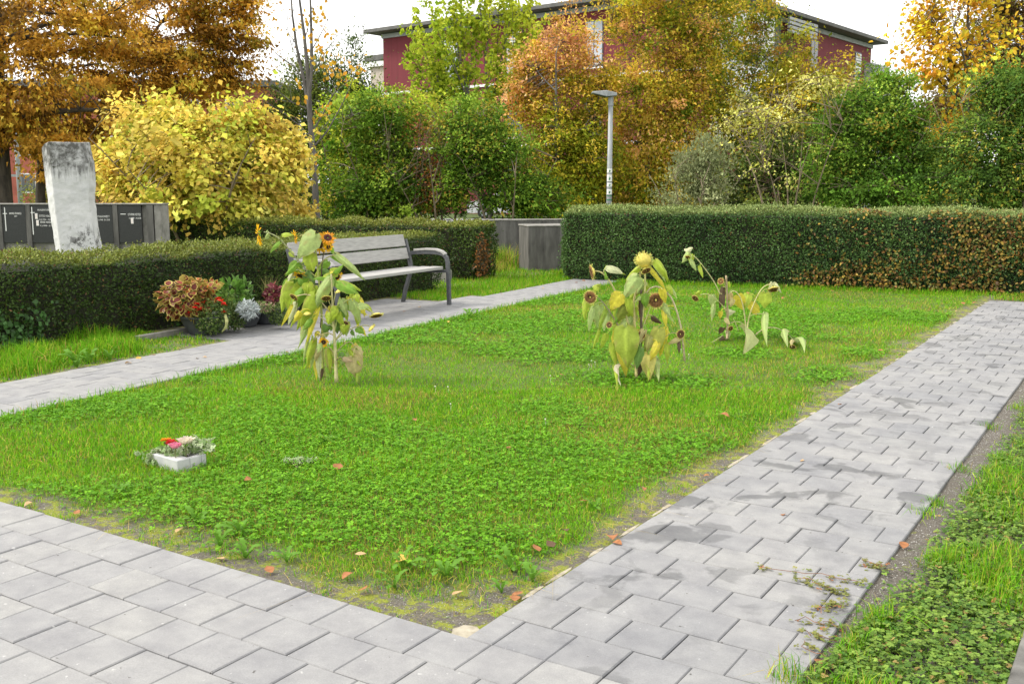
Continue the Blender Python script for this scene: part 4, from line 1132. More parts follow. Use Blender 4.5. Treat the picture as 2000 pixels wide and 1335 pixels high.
def tree(name, label, u, d, blobs, palette, leaf, per=45, trunk_r=0.12, trunk_top=None, stems=1, bark='bark', clump=0.32, flat=0.7, droop=0.35, seed=0, limbs=9,
         group=None, cat='tree', lean=(0, 0), hexa=False, wide=.42, fork=0.35, bare_twigs=0, fill=1.0, dirup=False, base_spread=.25, pal_fn=None, shell=.45, cvar=.24):
    """blobs: (u, v, ru, rv, clumps[, palette shift]) measured in the photograph at distance d"""
    rng = np.random.default_rng(seed + 100)
    px = d / 1988.0
    base = lw((u - 1000) * px, d, -.08)
    e = empty(name, base)
    cl, sh = [], []
    for bdef in blobs:
        bu, bv, ru, rv, nc = bdef[:5]
        l0 = (bu - 1000) * px; z0 = CAM_H - (bv - 365) * px; R = np.array((ru * px, ru * px * .9, rv * px))
        k = int(nc * fill)
        dirs = nrm(rng.normal(0, 1, (k, 3))); rad = shell + (1 - shell) * rng.random(k) ** .6
        dirs[:, 1] *= np.where(rng.random(k) < .68, -np.sign(dirs[:, 1]), np.sign(dirs[:, 1]))    # more towards the open side
        ph = rng.uniform(0, 6.28, 6)                                   # lumpy, shaggy outline
        lump = 1 + .13 * np.sin(3 * dirs[:, 0] + ph[0] + 2 * dirs[:, 2]) + .13 * np.sin(5 * dirs[:, 2] + ph[1]) + .10 * np.sin(7 * dirs[:, 0] + 4 * dirs[:, 2] + ph[2])
        outl = np.where(rng.random(k) < .16, rng.uniform(1.1, 1.42, k), rng.uniform(.72, 1.06, k))
        p = dirs * (rad * lump * outl)[:, None] * R
        for q in p:
            w = lw(l0 + q[0], d + q[1], z0 + q[2])
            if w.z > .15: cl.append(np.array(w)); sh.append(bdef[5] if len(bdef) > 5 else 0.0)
    cl = np.array(cl); sh = np.array(sh); base_np = np.array(base)
    ztop = cl[:, 2].max() if trunk_top is None else trunk_top
    cxy = cl[:, :2].mean(0)
    m = MB(); nodes = []
    for s in range(stems):
        a = 2 * math.pi * s / max(stems, 1) + rng.random()
        off = Vector((math.cos(a), math.sin(a), 0)) * (base_spread if stems > 1 else 0) * rng.uniform(.4, 1)
        tgt = Vector((cxy[0] * .6 + base.x * .4, cxy[1] * .6 + base.y * .4, ztop * (rng.uniform(.55, .8) if stems > 1 else rng.uniform(.78, .92)))) + (off * 3.2 if stems > 1 else Vector((lean[0], lean[1], 0)))
        mid = Vector((base.x + off.x * 1.3, base.y + off.y * 1.3, base.z + (tgt.z - base.z) * .5)) + Vector((rng.normal(0, .12), rng.normal(0, .12), 0))
        pts = bez(base + off, mid, tgt, 12); r0 = trunk_r * rng.uniform(.8, 1.1)
        rad = [r0 * (1.25 if k == 0 else 1) * (1 - .86 * k / 11) for k in range(12)]
        m.tube(pts, rad, 8 if stems == 1 else 6)
        for k in range(3, 12): nodes.append((pts[k], rad[k]))
    # limbs towards groups of clumps
    nl = min(limbs, len(cl)); idx = rng.choice(len(cl), nl, replace=False); limb_pts = []
    for i in idx:
        end = Vector(cl[i]); best = None
        for (p, r) in nodes[:9 * stems]:
            dz = end.z - p.z; hd_ = math.hypot(end.x - p.x, end.y - p.y)
            cst = (end - p).length + (3.0 * max(0, fork * hd_ - dz))
            if best is None or cst < best[0]: best = (cst, p, r)
        _, p, r = best
        mid = (p + end) / 2 + Vector((rng.normal(0, .1), rng.normal(0, .1), .10 * (end - p).length))
        pts = bez(p, mid, end, 7); r1 = min(r * .7, trunk_r * .45)
        m.tube(pts, [r1 * (1 - .8 * k / 6) + .004 for k in range(7)], 5, False)
        for k in range(1, 7): limb_pts.append((pts[k], r1 * (1 - .8 * k / 6) + .004))
    allp = limb_pts + nodes
    ap = np.array([tuple(p) for p, r in allp]); ar = np.array([r for p, r in allp])
    for q in cl:
        j = np.argmin(((ap - q) ** 2).sum(1) + np.maximum(0, ap[:, 2] - q[2]) * .6)
        p = Vector(ap[j]); end = Vector(q)
        if (end - p).length < .1: continue
        mid = (p + end) / 2 + Vector((rng.normal(0, .06), rng.normal(0, .06), .06 + rng.normal(0, .05)))
        m.tube(bez(p, mid, end, 4), [min(ar[j] * .6, .018), .011, .008, .004], 3, False)
    for _ in range(bare_twigs):
        q = cl[rng.integers(len(cl))]; j = rng.integers(len(ap)); p = Vector(ap[j]); end = Vector(q) + Vector((rng.normal(0, .25), rng.normal(0, .25), abs(rng.normal(.25, .3))))
        if (end - p).length < 2.2: m.tube(bez(p, (p + end) / 2 + Vector((0, 0, .1)), end, 4), [.012, .009, .006, .003], 3, False)
    m.v = [(x - base.x, y - base.y, z - base.z) for x, y, z in m.v]
    m.build('trunk', MATS[bark], e, smooth=True)
    # leaves
    if not hexa: per = per * 1.65; leaf = leaf * .82
    nper = np.maximum(3, rng.normal(per, per * .3, len(cl))).astype(int); ci = np.repeat(np.arange(len(cl)), nper); n = len(ci)
    crown_c = cl.mean(0)
    sz = clump * np.exp(rng.normal(-.08, .38, len(cl)))
    off = rng.normal(0, 1, (n, 3)) * np.array((1, 1, flat)) * sz[ci][:, None] * .62
    P = cl[ci] + off
    out = nrm(P - (crown_c - np.array((0, 0, .6)))); 
    D = nrm(out * .5 + rng.normal(0, .6, (n, 3)) + np.array((0, 0, .8 if dirup else -droop)))
    Nn = nrm(out * .6 + rng.normal(0, .55, (n, 3)) + np.array((0, 0, .75)))
    pal = np.array(palette, float); K = len(pal)
    hgt = (P[:, 2] - cl[:, 2].min()) / max(1e-6, np.ptp(cl[:, 2]))
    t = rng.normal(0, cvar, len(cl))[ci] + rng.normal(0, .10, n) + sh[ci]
    if pal_fn is not None: t = t + pal_fn(hgt, rng, n)
    else: t = t + rng.random(len(cl))[ci]
    t = np.clip(t, 0, .9999) * (K - 1); i0 = t.astype(int); ff = (t - i0)[:, None]
    c = pal[i0] * (1 - ff) + pal[np.minimum(i0 + 1, K - 1)] * ff
    c = c * rng.uniform(.8, 1.5, (n, 1)) * np.exp(rng.normal(0, .22, len(cl)))[ci][:, None]
    turn = (rng.random(len(cl)) < (.09 if cat == 'bush' else .05))[ci] & (rng.random(n) < .6)      # sprays already turned yellow
    c = np.where(turn[:, None], np.array((.46, .38, .05)) * rng.uniform(.6, 1.2, (n, 1)), c)
    L = leaf * rng.uniform(.5, 1.35, n) * np.exp(rng.normal(0, .14, len(cl)))[ci]
    P = P - base_np
    if hexa:
        V, q, C = leaf_array(P, D, Nn, L, L * wide, c, hexa=True, fold=.22)
        o = np_obj('crown', V, quads=q, col=C, mat=MATS['leaf_far'], parent=e)
    else:
        V, q, C = leaf_tri(P, D, Nn, L, L * wide, c) if d > 20 else leaf_array(P, D, Nn, L, L * wide, c, .42, .2)
        o = np_obj('crown', V, tris=q, col=C, mat=MATS['leaf_far'], parent=e)
    o['kind'] = 'stuff'
    tag(e, label, cat, group)
    return e

CO = [(.16, .08, .014), (.36, .18, .022), (.54, .29, .035), (.62, .36, .055), (.46, .34, .04)]
up = lambda h, r, n: .15 + .45 * h + r.normal(0, .16, n)
# copper-orange trees at the left
tree('orange_tree', 'big orange leaved tree with thick black trunk beside the stele', 2, 23,
     [(40, 60, 190, 130, 90), (60, 200, 170, 90, 80), (-10, 270, 60, 40, 14, -.1), (100, 290, 60, 40, 16), (-60, 150, 120, 200, 30), (200, 0, 130, 90, 50)], CO, .115, 62, .27, None, 1, 'bark', .36, .45, .75, 1, 14, 'orange autumn trees', fork=.05)
tree('orange_tree', 'orange leaved tree with slimmer dark trunk behind the stele', 76, 25.5,
     [(150, 60, 130, 120, 60), (170, 230, 130, 70, 60), (110, 320, 50, 50, 18, -.05), (215, 320, 50, 40, 16), (250, 150, 120, 90, 60)], CO, .115, 62, .16, None, 1, 'bark', .36, .45, .75, 2, 12, 'orange autumn trees', fork=.05)
tree('orange_tree', 'orange leaved tree with grey trunk arching over the yellow bush', 150, 27,
     [(330, 60, 130, 90, 85), (440, 40, 85, 75, 70), (380, 150, 120, 60, 60), (300, 200, 110, 45, 45), (470, 130, 50, 60, 26, .1), (250, 320, 70, 60, 28, -.1), (440, -40, 90, 50, 30)], CO, .115, 66, .17, None, 1, 'bark_grey', .38, .42, .7, 3, 18, 'orange autumn trees', fork=.05, lean=(1.0, .6))
# yellow bush
YB = [(.36, .42, .05), (.56, .52, .08), (.68, .56, .11), (.72, .56, .13), (.60, .42, .09)]
tree('yellow_bush', 'rounded bush of large butter yellow leaves behind the memorial wall', 405, 19.0,
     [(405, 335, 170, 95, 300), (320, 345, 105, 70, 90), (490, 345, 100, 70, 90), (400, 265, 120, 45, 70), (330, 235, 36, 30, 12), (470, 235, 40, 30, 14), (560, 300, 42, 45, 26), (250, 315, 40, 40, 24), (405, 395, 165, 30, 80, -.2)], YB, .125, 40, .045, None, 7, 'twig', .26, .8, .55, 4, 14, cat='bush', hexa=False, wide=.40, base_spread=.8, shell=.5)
# nearly bare young tree
BR = [(.60, .40, .05), (.70, .42, .04), (.62, .30, .03)]
def bare_tree():
    d = 21.5; px = d / 1988
    base = lw((618 - 1000) * px, d, -.08); e = empty('bare_tree', base); m = MB()
    def P(u, v, dd=0): return dp(u, v, d + dd) - base
    segs = [([(622, 470), (617, 400), (613, 320), (606, 240), (603, 190)], .075, .055),
            ([(606, 225), (592, 150), (579, 90), (571, 30), (566, -40)], .045, .012), ([(604, 190), (599, 120), (593, 60), (585, 0), (580, -50)], .05, .014),
            ([(603, 190), (609, 130), (608, 60), (606, 0), (604, -60)], .045, .012), ([(608, 260), (630, 225), (650, 185), (690, 150)], .022, .006), ([(610, 290), (640, 255), (668, 205), (700, 130)], .02, .005),
            ([(600, 170), (575, 130), (545, 110), (530, 95)], .016, .004), ([(606, 215), (570, 200), (545, 180), (525, 170)], .014, .004), ([(608, 100), (625, 70), (640, 40), (646, 10)], .014, .004),
            ([(606, 150), (625, 120), (640, 95), (660, 70)], .014, .004), ([(613, 300), (590, 250), (560, 225), (540, 215)], .014, .004), ([(612, 270), (645, 235), (690, 225)], .012, .003),
            ([(590, 140), (570, 90), (560, 50)], .010, .003), ([(580, 90), (560, 60), (552, 30)], .008, .003), ([(595, 80), (605, 40), (612, 0)], .01, .003)]
    tips = []
    for pts, r0, r1 in segs:
        n = len(pts); dz = random.uniform(-.5, .5) if r0 < .04 else 0
        q = [P(u, v, dz * k / (n - 1)) for k, (u, v) in enumerate(pts)]
        m.tube(q, [r0 + (r1 - r0) * k / (n - 1) for k in range(n)], 7 if r0 > .02 else 4, False)
        tips += [q[k] for k in range(1, n)]
        for _ in range(5):
            a = q[random.randrange(1, n)]; b = a + Vector((random.gauss(0, .3), random.gauss(0, .3), abs(random.gauss(.3, .2)))); m.tube([a, (a + b) / 2 + Vector((0, 0, .03)), b], [.006, .004, .002], 3, False)
    m.build('trunk', MATS['bark_grey'], e, smooth=True)
    pts = []
    for (u, v, r, n) in ((628, 105, 25, 34), (612, 30, 18, 22), (598, 60, 14, 12), (632, 70, 20, 14), (650, 130, 28, 26), (690, 125, 25, 18), (625, 225, 22, 12), (590, 190, 12, 6), (640, 215, 20, 10), (580, 160, 15, 5), (620, 300, 10, 5), (665, 150, 25, 14), (578, 50, 14, 7), (615, -20, 30, 20)):
        for _ in range(n): pts.append(tuple(P(random.gauss(u, r * .6), random.gauss(v, r * .6), random.gauss(0, .4))))
    n = len(pts); c = np.array(BR)[RNG.choice(3, n)] * RNG.uniform(.7, 1.2, (n, 1))
    V, q, C = leaf_array(np.array(pts), RNG.normal(0, .6, (n, 3)) + (0, 0, -.7), RNG.normal(0, 1, (n, 3)), RNG.uniform(.07, .12, n), RNG.uniform(.03, .05, n), c, hexa=True)
    np_obj('crown', V, quads=q, col=C, mat=MATS['leaf_far'], parent=e)['kind'] = 'stuff'
    tag(e, 'nearly bare young tree with a few yellow leaves and forked trunk', 'tree')
bare_tree()
DG = [(.035, .06, .014), (.065, .105, .022), (.11, .155, .03), (.17, .20, .035)]
G1 = [(.05, .11, .012), (.09, .18, .018), (.15, .26, .024), (.25, .36, .04)]
G2 = [(.09, .20, .02), (.18, .31, .025), (.31, .42, .03), (.44, .48, .045)]
OL = [(.14, .18, .015), (.27, .28, .02), (.42, .36, .025), (.54, .38, .035)]
GO = [(.13, .21, .02), (.28, .32, .025), (.50, .44, .035), (.63, .45, .05), (.68, .42, .08), (.66, .36, .15)]
SAL = [(.36, .26, .02), (.55, .27, .05), (.64, .26, .09), (.66, .23, .13)]
bush = dict(cat='bush', stems=5, trunk_r=.035, bark='twig', base_spread=.5, limbs=14)
tree('dark_evergreen', 'dark green evergreen thicket behind the bare young tree', 640, 30,
     [(600, 250, 80, 130, 100), (660, 220, 60, 120, 90), (640, 330, 100, 90, 90, -.2), (690, 200, 30, 70, 34), (560, 330, 50, 70, 40), (575, 230, 45, 70, 60), (620, 170, 40, 50, 34), (700, 170, 18, 60, 20)], DG, .075, 60, .12, None, 3, 'bark', .34, .9, -.3, 6, 10, dirup=True, hexa=False)
tree('hazel_bush', 'light green bush with yellowing tips left of the red building', 690, 25.5,
     [(690, 250, 60, 80, 90, .15), (680, 340, 60, 80, 90, -.05), (730, 215, 50, 40, 44, .25), (800, 220, 70, 45, 56, .3)], G2, .095, 46, seed=7, clump=.3, **bush)
tree('laurel_bush', 'deep green dense bush right of the nearly bare tree', 750, 24.5,
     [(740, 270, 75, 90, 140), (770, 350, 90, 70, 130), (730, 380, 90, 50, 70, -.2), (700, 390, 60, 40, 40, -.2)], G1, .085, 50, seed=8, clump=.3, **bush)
tree('rusty_shrub', 'thin shrub with bare twigs and rusty red leaves', 862, 24,
     [(850, 350, 35, 40, 26, .3), (880, 300, 45, 60, 26, .1), (860, 250, 50, 40, 22), (830, 380, 30, 25, 14, .2), (862, 372, 34, 28, 18, -.3)], [(.13, .15, .02), (.27, .16, .03), (.38, .14, .04), (.42, .15, .06)], .07, 26, seed=9, clump=.26, bare_twigs=90, **bush)
tree('green_shrub', 'mid green shrub beside the parked car', 985, 23.5,
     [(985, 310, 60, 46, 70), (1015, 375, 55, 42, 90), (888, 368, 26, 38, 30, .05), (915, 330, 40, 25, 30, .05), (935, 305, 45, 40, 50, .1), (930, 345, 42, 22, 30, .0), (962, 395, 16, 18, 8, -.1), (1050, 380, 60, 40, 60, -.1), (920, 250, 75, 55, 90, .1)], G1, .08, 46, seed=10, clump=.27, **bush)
def shoot_tree(name, label, u, d, forks, tips, leaf, palette, per=46, seed=0, trunk_r=.09):
    """tree of long upright shoots, each lined with leaves; forks and tips measured in the photograph"""
    rng = np.random.default_rng(seed); rr = random.Random(seed)
    px = d / 1988.0; base = lw((u - 1000) * px, d, -.08); e = empty(name, base); m = MB()
    def P(a, b, dd=0.0): return dp(a, b, d + dd) - base
    fk = []
    for path, r0, r1 in forks:
        q = [P(*p) for p in path]; n = len(q); m.tube(q, [r0 + (r1 - r0) * k / (n - 1) for k in range(n)], 8, False); fk += [(q[k], r0 + (r1 - r0) * k / (n - 1)) for k in range(1, n)]
    pos, dirs, hues = [], [], []
    for (tu, tv, dd) in tips:
        tip = P(tu, tv, dd)
        o, r = min(fk, key=lambda f: 1.5 * abs(f[0].z - (tip.z - 2.3)) + math.hypot(f[0].x - tip.x, f[0].y - tip.y))
        mid = o.lerp(tip, .5) + Vector((0, 0, -.10 * (tip - o).length)) + (tip - o).cross(Vector((0, 0, 1))) * rr.uniform(-.1, .1)
        pts = bez(o, mid, tip, 10); m.tube(pts, [min(r * .6, .03) * (1 - .85 * k / 9) + .003 for k in range(10)], 5, False)
        hue = rr.uniform(-.1, .15) + .25 * (tu - 800) / 260 + .12 * (tv < 40)
        tw = []
        for k in range(3, 10):
            a = pts[k]; sd = Vector((rr.gauss(0, 1), rr.gauss(0, 1), rr.uniform(.1, .9))).normalized() * rr.uniform(.25, .65) * (1.1 - k / 14)
            m.tube([a, a + sd * .5, a + sd], [.008, .005, .003], 3, False); tw.append((a, sd))
        for _ in range(per):
            t = .25 + .75 * rr.random(); k = min(8, int(t * 9)); c = pts[k].lerp(pts[k + 1], t * 9 - k)
            pos.append(c + Vector((rr.gauss(0, .06), rr.gauss(0, .06), rr.gauss(-.03, .05)))); dirs.append((pts[k + 1] - pts[k]).normalized()); hues.append(hue)
        for a, sd in tw:
            for _ in range(max(4, per // 6)):
                pos.append(a + sd * rr.uniform(.2, 1.1) + Vector((rr.gauss(0, .05), rr.gauss(0, .05), rr.gauss(-.03, .05)))); dirs.append(sd.normalized()); hues.append(hue + rr.uniform(-.08, .08))
    n = len(pos); pal = np.array(palette); K = len(pal)
    t = np.clip(np.array(hues) + .66 + rng.normal(0, .18, n), 0, .999) * (K - 1); i0 = t.astype(int); f = (t - i0)[:, None]
    c = (pal[i0] * (1 - f) + pal[np.minimum(i0 + 1, K - 1)] * f) * rng.uniform(.9, 1.5, (n, 1))
    D = nrm(np.array([tuple(x) for x in dirs]) * .5 + rng.normal(0, .6, (n, 3)) + np.array((0, 0, -.55))); N = nrm(rng.normal(0, .6, (n, 3)) + np.array((0, 0, .8)))
    L = leaf * rng.uniform(.6, 1.25, n)
    V, q, C = leaf_array(np.array([tuple(x) for x in pos]), D, N, L, L * .38, c, .42, .2)
    np_obj('crown', V, tris=q, col=C, mat=MATS['leaf_far'], parent=e)['kind'] = 'stuff'
    m.build('trunk', MATS['bark_grey'], e, smooth=True)
    return tag(e, label, 'tree')
rt = random.Random(3)
mt_ = [(795, 95), (800, 130), (806, 165), (815, 200), (803, 60), (812, 20), (830, -20), (850, 20), (855, -50), (880, -60), (870, 40), (900, -70), (915, -20), (930, -80), (945, -40), (960, -80), (975, 0), (990, -70), (1000, 10), (1015, -40), (1030, 10), (1045, 50), (1058, 40), (1052, 90), (1040, 130), (1020, 90), (985, 60), (950, 50), (900, 60), (880, 100), (860, 90), (840, 110), (830, 60), (850, 150), (880, 170), (905, 140), (930, 110), (960, 110), (990, 120), (1015, 150), (840, 190), (865, 215), (890, 240), (835, 230), (920, 190), (870, 130), (1000, -20), (900, 20), (925, 40), (1035, -20)]
shoot_tree('maple_tree', 'upright yellow green tree before the red building', 955, 28,
     [([(960, 470), (958, 400), (956, 320), (954, 250), (952, 190), (948, 120)], .085, .03), ([(957, 340), (962, 250), (968, 170), (985, 90)], .05, .02), ([(956, 310), (935, 250), (915, 190), (900, 130)], .05, .018), ([(956, 350), (920, 290), (880, 230), (850, 190)], .04, .015), ([(955, 280), (975, 220), (1005, 150)], .035, .014), ([(935, 250), (900, 160), (870, 80)], .03, .012)],
     [(a, b, rt.uniform(-1.1, .9)) for a, b in mt_], .125, G2, 120, 11)
tree('salmon_tree', 'tree turning salmon pink on top and olive gold below', 1100, 26.5,
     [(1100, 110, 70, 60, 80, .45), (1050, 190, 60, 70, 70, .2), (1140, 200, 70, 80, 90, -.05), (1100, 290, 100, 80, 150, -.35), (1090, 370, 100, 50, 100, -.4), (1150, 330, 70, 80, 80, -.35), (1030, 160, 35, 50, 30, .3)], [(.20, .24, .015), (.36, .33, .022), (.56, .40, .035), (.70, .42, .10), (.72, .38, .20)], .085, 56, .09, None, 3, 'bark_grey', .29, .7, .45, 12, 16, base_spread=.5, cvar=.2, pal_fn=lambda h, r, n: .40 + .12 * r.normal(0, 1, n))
tree('golden_tree', 'tall golden tree with orange patches behind the street lamp', 1290, 27.5,
     [(1270, 40, 100, 80, 110, -.05), (1350, 40, 90, 90, 90, -.1), (1280, 170, 100, 80, 150, .05), (1250, 270, 70, 70, 90, .22), (1320, 280, 80, 90, 130, 0), (1250, 360, 80, 60, 80, -.05), (1340, 370, 80, 60, 80, -.1), (1380, 150, 60, 80, 60, -.1), (1300, -60, 140, 60, 60)], GO, .09, 58, .12, None, 2, 'bark_grey', .3, .75, .5, 13, 20, base_spread=.5, cvar=.26, pal_fn=lambda h, r, n: .47 + .10 * r.normal(0, 1, n))
tree('ash_tree', 'loose olive green tree with rusty tinges before the white loggia', 1440, 29,
     [(1440, 40, 80, 60, 62), (1400, 120, 60, 60, 44), (1480, 90, 60, 50, 34), (1430, 200, 60, 60, 46), (1440, -40, 100, 40, 30), (1520, 150, 50, 50, 30, .2)], [(.11, .17, .02), (.21, .29, .03), (.36, .37, .035), (.48, .26, .05)], .09, 44, .09, None, 2, 'bark_grey', .3, .8, .4, 14, 14)
tree('yellow_lime_tree', 'olive yellow tree with round leaves right of the loggia', 1545, 27,
     [(1530, 180, 65, 50, 70), (1590, 185, 45, 45, 36, .1), (1520, 250, 90, 60, 90, -.05), (1560, 220, 80, 60, 80), (1460, 260, 60, 50, 40), (1640, 150, 20, 30, 8, .1), (1555, 100, 20, 36, 9)], OL, .095, 52, .07, None, 3, 'bark_grey', .29, .75, .45, 15, 14, base_spread=.4)
tree('pale_leaf_shrub', 'thin stemmed shrub with pale yellow leaves', 1540, 22.5,
     [(1500, 225, 75, 40, 26), (1570, 180, 60, 36, 18), (1440, 265, 50, 60, 14), (1510, 310, 80, 60, 9), (1620, 180, 40, 30, 8)], [(.44, .46, .08), (.60, .58, .16), (.68, .62, .2)], .085, 14, seed=16, clump=.26, bare_twigs=40, **bush)
tree('willow_bush', 'small silvery grey green bush behind the hedge', 1360, 20.5,
     [(1360, 340, 50, 55, 90), (1350, 390, 55, 30, 40), (1385, 310, 25, 35, 20)], [(.16, .19, .08), (.23, .26, .12), (.31, .33, .17)], .06, 40, seed=17, clump=.2, dirup=True, **bush)
tree('dogwood_bush', 'broad bright green bush in front of the right wing', 1700, 23,
     [(1690, 240, 90, 70, 130), (1720, 190, 60, 50, 60, .1), (1640, 310, 70, 80, 110), (1740, 300, 90, 80, 140), (1690, 370, 130, 50, 130, -.15), (1800, 350, 60, 60, 60, -.1)], [(.055, .12, .016), (.10, .21, .022), (.17, .30, .035), (.30, .40, .055)], .075, 58, seed=18, clump=.28, **bush)
tree('linden_tree', 'tree of large yellow orange leaves on dark branches at the right', 1885, 23.5,
     [(1850, 40, 85, 75, 54), (1790, 60, 50, 55, 26), (1810, 130, 60, 40, 24), (1930, 90, 50, 60, 12), (1860, 170, 90, 36, 22), (1850, 250, 60, 40, 14), (1850, 330, 40, 40, 10), (1870, -50, 100, 60, 40)], [(.50, .42, .03), (.68, .48, .035), (.72, .46, .045), (.64, .32, .04)], .105, 24, .10, None, 1, 'bark_grey', .32, .8, .7, 19, 22, hexa=True, wide=.42, fork=.6)
tree('copper_tree', 'dull brown tree standing behind the yellow orange one', 1960, 27,
     [(1950, 100, 100, 90, 170), (1870, 190, 90, 70, 110), (1990, 220, 80, 80, 80), (1820, 260, 80, 70, 110), (1960, -10, 100, 80, 90), (1800, 320, 90, 60, 40)], [(.08, .05, .022), (.16, .09, .035), (.21, .14, .035), (.14, .16, .03)], .085, 56, .14, None, 1, 'bark', .36, .7, .4, 20, 12)
tree('privet_tree', 'tall dark green shrub at the right end of the tree row', 1945, 21.5,
     [(1950, 190, 70, 70, 90), (1930, 290, 100, 80, 160), (1990, 260, 70, 120, 100), (1900, 370, 110, 50, 110, -.15), (1990, 380, 60, 50, 50, -.1)], [(.045, .095, .018), (.085, .165, .026), (.14, .24, .034), (.25, .33, .055)], .075, 58, seed=21, clump=.28, **bush)
# lower growth closing the row behind
tree('bramble_thicket', 'dark olive undergrowth below the golden tree', 1210, 29,
     [(1130, 390, 90, 40, 60), (1230, 390, 90, 40, 60), (1420, 390, 90, 45, 70), (1330, 400, 60, 35, 40)], [(.05, .07, .012), (.09, .11, .015), (.16, .17, .02)], .085, 44, seed=22, clump=.3, **bush)
tree('ivy_thicket', 'dark undergrowth behind the pale yellow shrub', 1560, 25.5,
     [(1480, 335, 90, 60, 110), (1590, 320, 90, 80, 110), (1780, 380, 120, 45, 80), (1500, 390, 110, 40, 90)], DG, .085, 46, seed=23, clump=.32, **bush)
tree('elder_thicket', 'dark undergrowth closing the gaps under the deep green bush', 780, 29,
     [(690, 385, 60, 40, 60), (780, 385, 70, 40, 70), (850, 392, 45, 28, 36), (830, 330, 50, 50, 36), (1060, 392, 60, 30, 40)], [(.03, .06, .012), (.05, .10, .018), (.09, .15, .025)], .085, 50, seed=25, clump=.3, **bush)
tree('hornbeam_bush', 'dull green growth under the orange trees', 220, 30,
     [(210, 370, 90, 35, 60), (330, 385, 90, 35, 40), (100, 385, 60, 25, 26), (590, 390, 60, 40, 50, -.2)], [(.08, .12, .02), (.18, .2, .03), (.28, .26, .05)], .085, 40, seed=24, clump=.3, **bush)

# ------------------------------------------------------------------ sunflowers
T_ = [0, .05, .14, .26, .40, .55, .70, .84, .94, 1.0]
F_ = [.18, .72, .95, 1.0, .96, .82, .60, .34, .14, 0.0]
def heart_leaf(name, base, tip, halfw, normal, col, parent, mat='sunflower_leaf', bend=.12, cup=.25, seed=0, lobes=.10):
    """one blade along base->tip, heart shaped, facing `normal`, with a bent midrib and puckered surface"""
    rng = random.Random(seed)
    base, tip, normal = Vector(base), Vector(tip), Vector(normal)
    ax = tip - base; L = ax.length; ax.normalize()
    s = ax.cross(normal).normalized(); nn = s.cross(ax).normalized()
    V, C = [], []
    cols = (-1, -.6, -.25, 0, .25, .6, 1)
    tw = rng.uniform(-.35, .35)
    for i, t in enumerate(T_):
        mid = base + ax * (L * t) + nn * (bend * L * math.sin(math.pi * t) * 1.0)
        w = halfw * F_[i] * rng.uniform(.94, 1.06)
        a = tw * t; ss = s * math.cos(a) + nn * math.sin(a)
        for k in cols:
            serr = 1 + (.05 if i % 2 else -.03) * (abs(k) == 1)
            back = lobes * L * (abs(k) ** 2) * max(0, 1 - t / .25)
            p = mid + ss * (w * k * serr * (1 - .22 * cup)) - ax * back - nn * (cup * w * abs(k) ** 1.6) + nn * rng.gauss(0, .07 * halfw * (k != 0)) + ax * rng.gauss(0, .012 * L * (abs(k) == 1))
            V.append(p)
            f = 1.0 + (.22 if k == 0 else 0) + rng.uniform(-.14, .14)
            dry = rng.random() < (.30 if abs(k) == 1 else .04) and col != BRN
            C.append(tuple(min(1, (c * .45 + b_ * .55 if dry else c) * f) for c, b_ in zip(col, (.40, .30, .12))))
    n = len(cols); Q = [(i * n + k, i * n + k + 1, (i + 1) * n + k + 1, (i + 1) * n + k) for i in range(len(T_) - 1) for k in range(n - 1)]
    return np_obj(name, [tuple(p) for p in V], quads=Q, col=C, mat=MATS[mat], parent=parent, smooth=True)

YG = (.36, .46, .05); GR = (.20, .36, .045); PALE = (.38, .48, .17); YEL = (.62, .55, .06); TAN = (.52, .45, .22); BRN = (.11, .075, .045); DGR = (.16, .28, .07); WHT = (.55, .57, .34)

